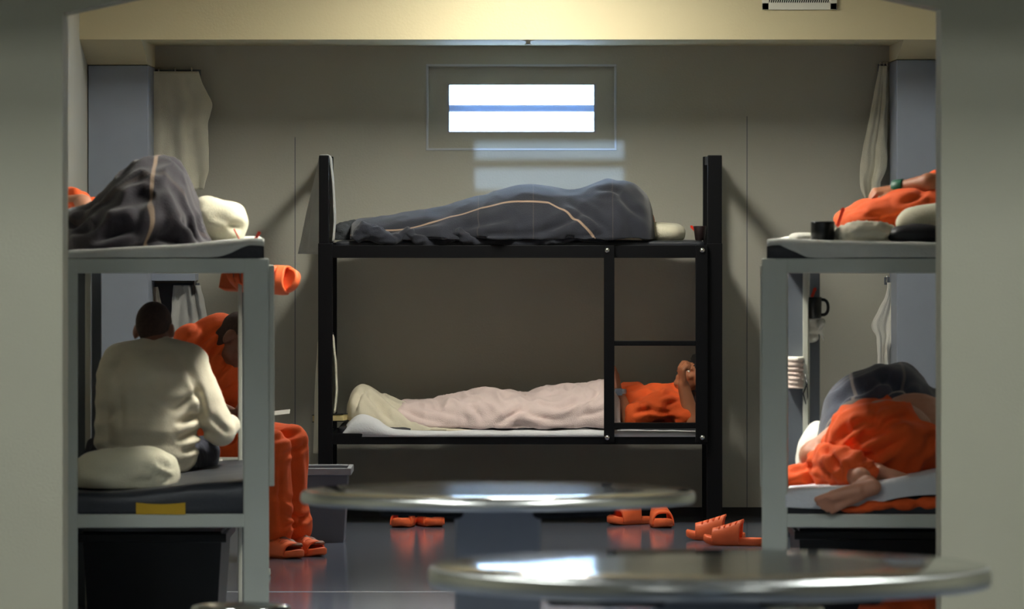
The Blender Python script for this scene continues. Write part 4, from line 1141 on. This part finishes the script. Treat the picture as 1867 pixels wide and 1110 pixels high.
G1, G2, G3, G4 = 'orange slippers under the foot end of the black bunk', 'orange slippers by the ladder', 'orange slippers beside the right grey bunk', 'orange slippers on the left upper bunk'
slipper(fl(748, 957), R_(170), 'left orange slipper of the pair under foot end of the black bunk', G1)
slipper(fl(767, 956), R_(198), 'right orange slipper of the pair under foot end of the black bunk', G1)
slipper(fl(1186, 954), R_(132), 'orange slipper by the ladder, toe pointing left', G2)
slipper(fl(1196, 958), R_(188), 'orange slipper by the ladder, open toe facing forward', G2)
slipper(fl(1358, 985), R_(82), 'rear orange slipper of the pair lying beside the right grey bunk', G3)
slipper(fl(1390, 995), R_(76), 'front orange slipper of the pair lying beside the right grey bunk', G3)
# ledge on the left bunk's far post and the slippers on it
pk = ML.inverted() @ P(432, 512, 24.02)
MB().tube([(pk.x, pk.y, pk.z), (pk.x+.17, pk.y, pk.z+.004)], .008, 10).build('peg', M['bolt'], bl, local=True)
MB().box(pk.x-.02, pk.x+.012, pk.y-.02, pk.y+.02, pk.z-.03, pk.z+.03).build('peg_plate', M['greydark'], bl, local=True, bevel=.002)
for px, dy, lab in ((437, -.035, 'orange slipper hung sideways on peg of the left grey bunk, open toe outward'), (400, .03, 'second orange slipper on that peg, mostly behind the grey bunk post')):
    ey = Vector((.86, -.50, .03)).normalized(); ez = Vector((-.42, -.80, .34)); ez = (ez-ey*ez.dot(ey)).normalized(); ex = ey.cross(ez)
    t_ = slipper(P(px+8, 516, 24.02)+Vector((0, dy, 0)), 0, lab, G4, k=1.0)
    t_.rotation_euler = Matrix((ex, ey, ez)).transposed().to_euler()
# the slippers worn by the seated man are part of his clothing
for hp, kn, an, fd in legs:
    A_ = o_(*an); Rz = math.atan2(-fd[0], fd[1])
    T_ = Matrix.Translation((A_.x-fd[0]*.085, A_.y-fd[1]*.085, 0)) @ Matrix.Rotation(Rz, 4, 'Z') @ Matrix.Diagonal((1.05, 1.0, 1.05, 1))
    me = SOLE.copy(); me.transform(T_); me.materials.clear(); so = link('slipper', me, M['foam'], mo)
    me = STRAP.copy(); me.transform(T_); me.materials.clear(); st = link('strap', me, M['foam'], so, solid=.009)

# ------------------------------------------------------------------ totes and things on the floor
def tote(c, w0, d0, h, m, rim, label, flare=.02, open_=True):
    t = empty('storage_tote', c, label=label, cat='storage tote'); x, y, z = c
    a, b_ = w0/2, d0/2; vs = []; th = .006
    def rg(dx, z_): return [(x-a-dx, y-b_-dx, z_), (x+a+dx, y-b_-dx, z_), (x+a+dx, y+b_+dx, z_), (x-a-dx, y+b_+dx, z_)]
    for dx, z_ in ((0, 0), (flare, h), (flare-th, h), (-th, th)): vs += rg(dx, z+z_)
    fs = [(3, 2, 1, 0)]+[(i*4+j, i*4+(j+1) % 4, (i+1)*4+(j+1) % 4, (i+1)*4+j) for i in range(3) for j in range(4)]+[(12, 13, 14, 15)]
    MB().add(vs, fs).build('tub', m, t, bevel=.006)
    f = flare+.018; q0 = rg(flare-.002, z+h-.03); q1 = rg(f, z+h-.03); q2 = rg(f, z+h+.004); q3 = rg(flare-.004, z+h+.004)
    fs = [(i*4+j, i*4+(j+1) % 4, ((i+1) % 4)*4+(j+1) % 4, ((i+1) % 4)*4+j) for i in range(4) for j in range(4)]
    MB().add(q0+q1+q2+q3, fs).build('rim', rim, t, bevel=.004)
    if not open_:
        MB().box(x-a-flare, x+a+flare, y-b_-flare, y+b_+flare, z+h-.004, z+h+.012).build('lid', m, t, bevel=.008)
    return t
Yt = HC*F/(990-HY)
tote(((X(545, Yt)+X(626, Yt))/2, Yt+.22, 0), X(626, Yt)-X(545, Yt), .36, .355, M['plastic_grey'], M['plastic_rim'], 'open grey plastic tote beside the trousers of the seated man')
tote((X(285, 23.2), 23.3, 0), .50, .7, .34, M['plastic_black'], M['plastic_black'], 'black lidded tote under the left grey bunk', open_=False)
tote((1.42, 23.55, 0), .56, .8, .34, M['plastic_black'], M['plastic_black'], 'black lidded tote under the right grey bunk', open_=False)
f = MB()
for a, b_, r in ((1610, 0, .07), (1650, .03, .085), (1690, -.01, .08), (1720, .02, .07)): f.ell((X(a, 22.75), 22.75+b_, r*.6), (.10, .16, r))
o = f.fuse('folded_garment', M['orange'], None, (X(1660, 22.75), 22.75, 0), voxel=.010, wrinkle=(.016, 11, (1, 1, 1), 3), floor=0.002)
tag(o, 'heap of orange clothing on the floor under the right grey bunk', 'garment')

# ------------------------------------------------------------------ right lower bunk: man in orange curled on his side
YR = 22.42
def r_(px, py, dy=0): return P(px, py, YR+dy)
zr_ = .548
pr_ = MB()
pr_.ell(r_(1618, 800, .02), (.185, .16, .150)); pr_.ell(r_(1668, 785, .20), (.165, .17, .145)); pr_.ell(r_(1710, 790, .45), (.16, .17, .14)); pr_.ell(r_(1735, 800, .65), (.15, .15, .14))
pr_.capsule(r_(1740, 805, .75), r_(1745, 810, .87), .058, .055)
A5, R5 = head(pr_, r_(1748, 812, .98), (0, 1, 0), (-.9, 0, .2), .95)
# upper leg: thigh to the left, shin back towards the camera, sole to the camera
k1, a1 = r_(1488, 832, .24), r_(1570, 872, -.36)
pr_.capsule(r_(1590, 805, .02), k1, .10, .068); pr_.capsule(k1, r_(1520, 846, .0), .062, .058); pr_.capsule(r_(1520, 846, .0), a1, .058, .040)
foot(pr_, r_(1592, 888, -.455), (-.94, -.03, -.33), (-.05, -1, -.38), .92)
k2, a2 = r_(1520, 866, .20), r_(1598, 862, -.22)
pr_.capsule(r_(1600, 840, .05), k2, .09, .06); pr_.capsule(k2, a2, .055, .040)
foot(pr_, r_(1606, 858, -.25), (.86, -.15, -.36), (.25, -.8, .3), .66)
# arm lying forward past the knees
pr_.capsule(r_(1700, 800, .62), r_(1540, 786, .30), .05, .056); pr_.capsule(r_(1540, 786, .30), r_(1482, 832, .16), .056, .050)
hand(pr_, r_(1478, 842, .20), (-.3, .5, -.3), (0, 0, -1), 1, .4)
rm = pr_.fuse('person', M['skin'], None, r_(1620, 880), voxel=.006, smooth=3)
tag(rm, 'person in orange curled up asleep, bare sole outward, on the right lower bunk', 'person')
h_ = MB(); h_.ell(A5(0, -.02, .04), (.082, .096, .085), R5); h_.fuse('hair', M['hair'], rm, voxel=.01, smooth=2)
s_ = MB()
s_.ell(r_(1612, 803, 0), (.210, .185, .165)); s_.ell(r_(1650, 800, .10), (.20, .18, .16))
s_.capsule(r_(1585, 805, 0), r_(1510, 848, .16), .130, .072); s_.capsule(r_(1510, 850, .14), r_(1522, 852, -.02), .075, .082); s_.capsule(r_(1520, 850, -.02), r_(1560, 860, -.27), .082, .066)
s_.capsule(r_(1600, 840, .05), r_(1530, 868, .26), .10, .07); s_.capsule(r_(1530, 862, .15), r_(1588, 858, -.12), .07, .052)
s_.capsule(r_(1520, 868, .1), r_(1440, 880, .1), .05, .045); s_.capsule(r_(1500, 862, .1), r_(1440, 862, .12), .045, .04)
nrm = Vector((.72, .25, .62)).normalized()
cl('trousers', M['orange'], s_, rm, v=.009, s=2, w_=(.036, 8.5, (1, 1, 1), 12), clip=[(r_(1668, 752, -.05), nrm)], floor=zr_-.004)
crease(rm.children[-1], YR-.1, [(1530, 800, 1575, 765, .016, .028), (1545, 815, 1620, 775, .016, .030), (1560, 840, 1640, 800, .016, .026), (1510, 820, 1530, 865, .014, .026), (1495, 845, 1510, 868, .012, .022), (1535, 840, 1545, 868, .012, .020), (1590, 770, 1660, 760, .018, .02), (1450, 862, 1500, 850, .012, .016), (1560, 858, 1600, 835, .012, .018), (1575, 790, 1600, 740, .016, .02)])
bo = blanket('blanket', [(1493, 795, 872, .10, .12), (1498, 772, 874, .17, .18), (1506, 738, 875, .22, .22), (1520, 712, 876, .25, .25), (1548, 690, 877, .28, .28), (1580, 677, 877, .30, .30), (1610, 670, 877, .31, .31), (1640, 668, 876, .31, .32), (1662, 676, 876, .31, .32),
                    (1682, 698, 875, .30, .32), (1700, 716, 875, .30, .3), (1740, 730, 875, .28, .3), (1765, 780, 875, .2, .2)],
        YR+.72, M['wool_blue'], None, r_(1600, 870, .7), amp=.03, scale=5.2, hem=.01, ez=.8, ey=1.0, seed=15, nu=150, nv=70, stretch=(.8, .8, .8))
crease(bo, YR+.5, [(1540, 730, 1620, 690, .02, .03), (1570, 740, 1660, 700, .02, .03), (1600, 690, 1680, 730, .02, .026), (1520, 760, 1545, 710, .018, .02)])
tag(bo, 'blue-grey plaid blanket heaped behind the person on the right lower bunk', 'blanket')
o = pillow('pillow', r_(1496, 826, .95), (.09, .16, .12), M['white'], (0, .3, 0), r_(1496, 870, .95), floor=zr_, seed=6)
tag(o, 'white pillow half hidden behind the blue-grey blanket on the right lower bunk', 'pillow')

# roll of paper and rag bundle on the far post, mug on the bundle
def on_post(px, py): return P(px, py, YN+LB-.02)
for b_ in (bl, br):
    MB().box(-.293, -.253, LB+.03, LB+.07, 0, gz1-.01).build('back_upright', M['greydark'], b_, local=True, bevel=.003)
t = empty('paper_roll', on_post(1451, 707), label='pale paper bundle strapped round far post of the right grey bunk', cat='paper roll')
c0 = on_post(1451, 707); hh = Z(650, c0.y)-Z(707, c0.y)
pr2 = []
for i in range(40):
    z = hh*i/39; pr2.append((.050+.003*math.sin(i*1.1)+.0015*math.sin(i*3.3)-(.004 if i in (20, 21, 27) else 0), z))
f = MB(); f.lathe(pr2, (c0.x, c0.y-.03, c0.z), 36, Matrix.Diagonal((.70, 1.5, 1)))
f.build('wrap', M['roll'], t, smooth=True)
f = MB(); f.lathe([(.046, hh-.016), (.052, hh-.014), (.052, hh-.002), (.044, hh+.001)], (c0.x, c0.y-.03, c0.z), 36, Matrix.Diagonal((.70, 1.5, 1))); f.build('wrap_edge', M['white'], t, smooth=True)
MB().tube([on_post(1466, 680)+Vector((0, -.11, 0)), on_post(1468, 700)+Vector((0, -.112, 0)), on_post(1462, 716)+Vector((0, -.11, 0)), on_post(1467, 735)+Vector((0, -.11, 0)), on_post(1470, 722)+Vector((0, -.11, 0)), on_post(1469, 690)+Vector((0, -.112, 0))], .003, 8).build('cord', M['plastic_black'], t, smooth=True)
ym = YN+LB+.05
f = MB(); cx = X(1480, ym)
for a, b_, r in ((1477, 588, .03), (1481, 600, .033), (1479, 613, .03), (1486, 590, .022), (1474, 604, .024), (1480, 582, .027)): f.ell(P(a, b_, ym-.005), (r, .05, r*.75))
f.capsule(P(1490, 592, ym-.04), P(1498, 588, ym-.05), .010, .014); f.capsule(P(1498, 590, ym-.05), P(1493, 600, ym-.045), .012, .009); f.capsule(P(1492, 598, ym-.04), P(1503, 622, ym-.04), .009, .004)
o = f.fuse('tied_rag', M['white'], None, P(1480, 624, ym), voxel=.005, smooth=3, wrinkle=(.008, 30, (1, 1, .5), 2))
tag(o, 'white rag knotted round the upright below the black mug', 'rag')
zm = Z(580, ym)
cup((X(1481, ym), ym-.055, zm), .034, .036, Z(541, ym)-zm, M['plastic_black'], 'black mug with upright spoon on the rag knot of the right lower bunk', 'mug', handle=-.15)
spoon(P(1476, 552, ym-.05), P(1487, 524, ym-.05), M['red'], 'red-orange spoon standing in the black mug above the knotted rag')

# ------------------------------------------------------------------ right upper bunk
YQ = 22.55
def u_(px, py, dy=0): return P(px, py, YQ+dy)
zq = 1.476
pq = MB()
pq.ell(u_(1590, 398, .1), (.12, .18, .06)); pq.ell(u_(1650, 388, .1), (.14, .18, .085)); pq.ell(u_(1710, 380, .12), (.14, .18, .095)); pq.ell(u_(1745, 372, .2), (.12, .17, .10))
pq.capsule(u_(1590, 404, .2), u_(1600, 420, .95), .06, .05); pq.capsule(u_(1605, 404, .3), u_(1640, 420, 1.0), .06, .05)
pq.capsule(u_(1770, 360, .2), u_(1790, 352, .25), .055, .05); A6, R6 = head(pq, u_(1820, 345, .28), (.9, .2, .3), (-.3, 0, 1), .95)
pq.capsule(u_(1745, 344, .1), u_(1694, 335, .0), .052, .044); pq.capsule(u_(1694, 335, .0), u_(1634, 345, .06), .040, .028)
hand(pq, u_(1634, 345, .06), (-1, -.1, -.15), (-.1, .25, -1), 1, .95, .95)
o = pq.fuse('person', M['skin_tan'], None, u_(1640, 440), voxel=.0075, smooth=3, floor=zq); qm = o
tag(o, 'person in orange lying on the right upper bunk with a green wristband', 'person')
h_ = MB(); h_.ell(A6(0, -.02, .04), (.082, .096, .085), R6); h_.fuse('hair', M['hair'], qm, voxel=.01, smooth=2)
s_ = MB()
s_.ell(u_(1572, 402, .05), (.105, .2, .052)); s_.ell(u_(1610, 390, .06), (.13, .2, .070)); s_.ell(u_(1650, 386, .06), (.14, .2, .090)); s_.ell(u_(1700, 383, .1), (.14, .2, .095)); s_.ell(u_(1740, 378, .2), (.12, .18, .105))
s_.capsule(u_(1548, 408, .0), u_(1600, 396, -.05), .035, .05)
s_.capsule(u_(1750, 336, .12), u_(1712, 334, .06), .056, .05)
cl('shirt', M['orange'], s_, qm, w_=(.014, 8, (.7, 1, 1), 3), floor=zq+.001)
crease(qm.children[-1], YQ-.12, [(1550, 402, 1620, 385, .012, .016), (1570, 410, 1650, 398, .012, .018), (1600, 395, 1640, 408, .012, .016), (1640, 372, 1690, 350, .014, .014), (1545, 395, 1580, 380, .012, .012)])
wb = MB(); d = (u_(1634, 345, .06)-u_(1694, 335, .0)).normalized()
wb.lathe([(.034, -.022), (.036, -.020), (.036, .020), (.034, .022)], u_(1640, 344, .054), 24, d.to_track_quat('Z', 'Y').to_matrix()); wb.build('wristband', M['green'], qm, smooth=True)
o = pillow('pillow', P(1706, 402, 22.28), (.15, .13, .066), M['pillow'], (0, -.12, 0), P(1700, 440, 22.28), floor=zq, seed=4, amp=.01)
tag(o, 'cream pillow pushed against the shoulder on the right upper bunk', 'pillow')
o = pillow('pouch', P(1668, 427, 22.12), (.105, .08, .037), M['vinyl_black'], (0, -.03, 0), P(1668, 442, 22.12), floor=zq-.004, seed=2, amp=.006)
tag(o, 'black zipped pouch at near edge of the right upper bunk', 'pouch')
o = pillow('paper_bag', P(1572, 426, 22.16), (.108, .10, .034), M['pages'], (0, -.02, .1), P(1572, 441, 22.16), floor=zq-.003, seed=9, amp=.024)
o.data.materials[0] = mat('pale_paper_bag', (230, 222, 200), .8, var=.1, vscale=14, bump=.4, bscale=40)
wr(o.data, .014, 26, (1, 1, 1), 4)
tag(o, 'crumpled pale paper bag next to the black mug on the right upper bunk', 'paper bag')
o = pillow('folded_cloth', P(1466, 432, 22.35), (.05, .10, .016), M['white'], (0, 0, .1), P(1466, 440, 22.35), floor=zq, seed=7, amp=.005)
tag(o, 'small folded white cloth left of the black mug, right upper bunk', 'cloth')
cup((X(1500, 22.12), 22.12, zq+.002), .044, .045, .076, M['plastic_black'], 'wide black mug at near edge of the right upper bunk', 'mug', handle=PI*.55)
spoon(P(1527, 412, 22.3), P(1538, 378, 22.3), M['red'], 'red-orange spoon upright behind the wide black mug')

# ------------------------------------------------------------------ steel tables in the common room
def table(cx, cy, zt_, R, label, seats, rim=.046):
    t = empty('round_table', (cx, cy, 0), label=label, cat='table')
    c = (cx, cy, 0)
    prof = [(R-.03, zt_-rim), (R-.004, zt_-rim), (R, zt_-rim+.005), (R+.001, zt_-.020), (R-.002, zt_-.008), (R-.009, zt_-.0018), (R-.018, zt_), (R*.6, zt_), (R*.3, zt_), (.01, zt_)]
    MB().lathe([(R-.04, zt_-.012)]+[(r, z) for r, z in prof if z > zt_-.0019], c, 128).build('table_top', M['steel'], t, smooth=True)
    MB().lathe([(R-.03, zt_-rim)]+[(r, z) for r, z in prof if z < zt_-.0015]+[(R-.012, zt_-.006)], c, 128).build('edge_band', M['steel_edge'], t, smooth=True)
    w2 = .125
    MB().box(cx-w2, cx+w2, cy-w2, cy+w2, .012, zt_-rim+.01).build('pedestal', M['pedestal'], t, bevel=.012)
    MB().box(cx-.22, cx+.22, cy-.22, cy+.22, 0, .014).build('base_plate', M['plastic_grey'], t, bevel=.003)
    for a in (PI/4, 3*PI/4, 5*PI/4, 7*PI/4):
        d = Vector((math.cos(a), math.sin(a), 0)); MB().tube([Vector(c)+d*.1+Vector((0, 0, zt_-rim-.03)), Vector(c)+d*(R*.8)+Vector((0, 0, zt_-rim-.006))], .018, 10).build('top_bracket', M['black'], t, smooth=True)
    for sx, sy in seats:
        s = (cx+sx, cy+sy, 0); d = Vector((sx, sy, 0))
        MB().lathe([(.03, .425), (.125, .425), (.142, .432), (.146, .446), (.140, .458), (.120, .462), (.05, .455), (.01, .454)], s, 48).build('seat', M['steel'], t, smooth=True)
        MB().tube([Vector((cx, cy, .12))+d.normalized()*.12, Vector((cx, cy, .12))+d*.72, Vector(s)+Vector((0, 0, .18)), Vector(s)+Vector((0, 0, .43))], .028, 14).build('seat_arm', M['plastic_grey'], t, smooth=True)
    return t
Y1 = 17.35
table(X(908, Y1), Y1, Z(893, Y1), (1268-548)/2*Y1/F, 'round stainless steel table in front of the black bunk, farther of the two', rim=.036, seats=[(X(440, 17.05)-X(908, Y1), -.3), (X(1412, 17.0)-X(908, Y1), -.35)])
Y2 = 13.4
table(X(1294, Y2), Y2, Z(1029, Y2), (1806-782)/2*Y2/F, 'round stainless steel table at lower right, nearest the camera', [])
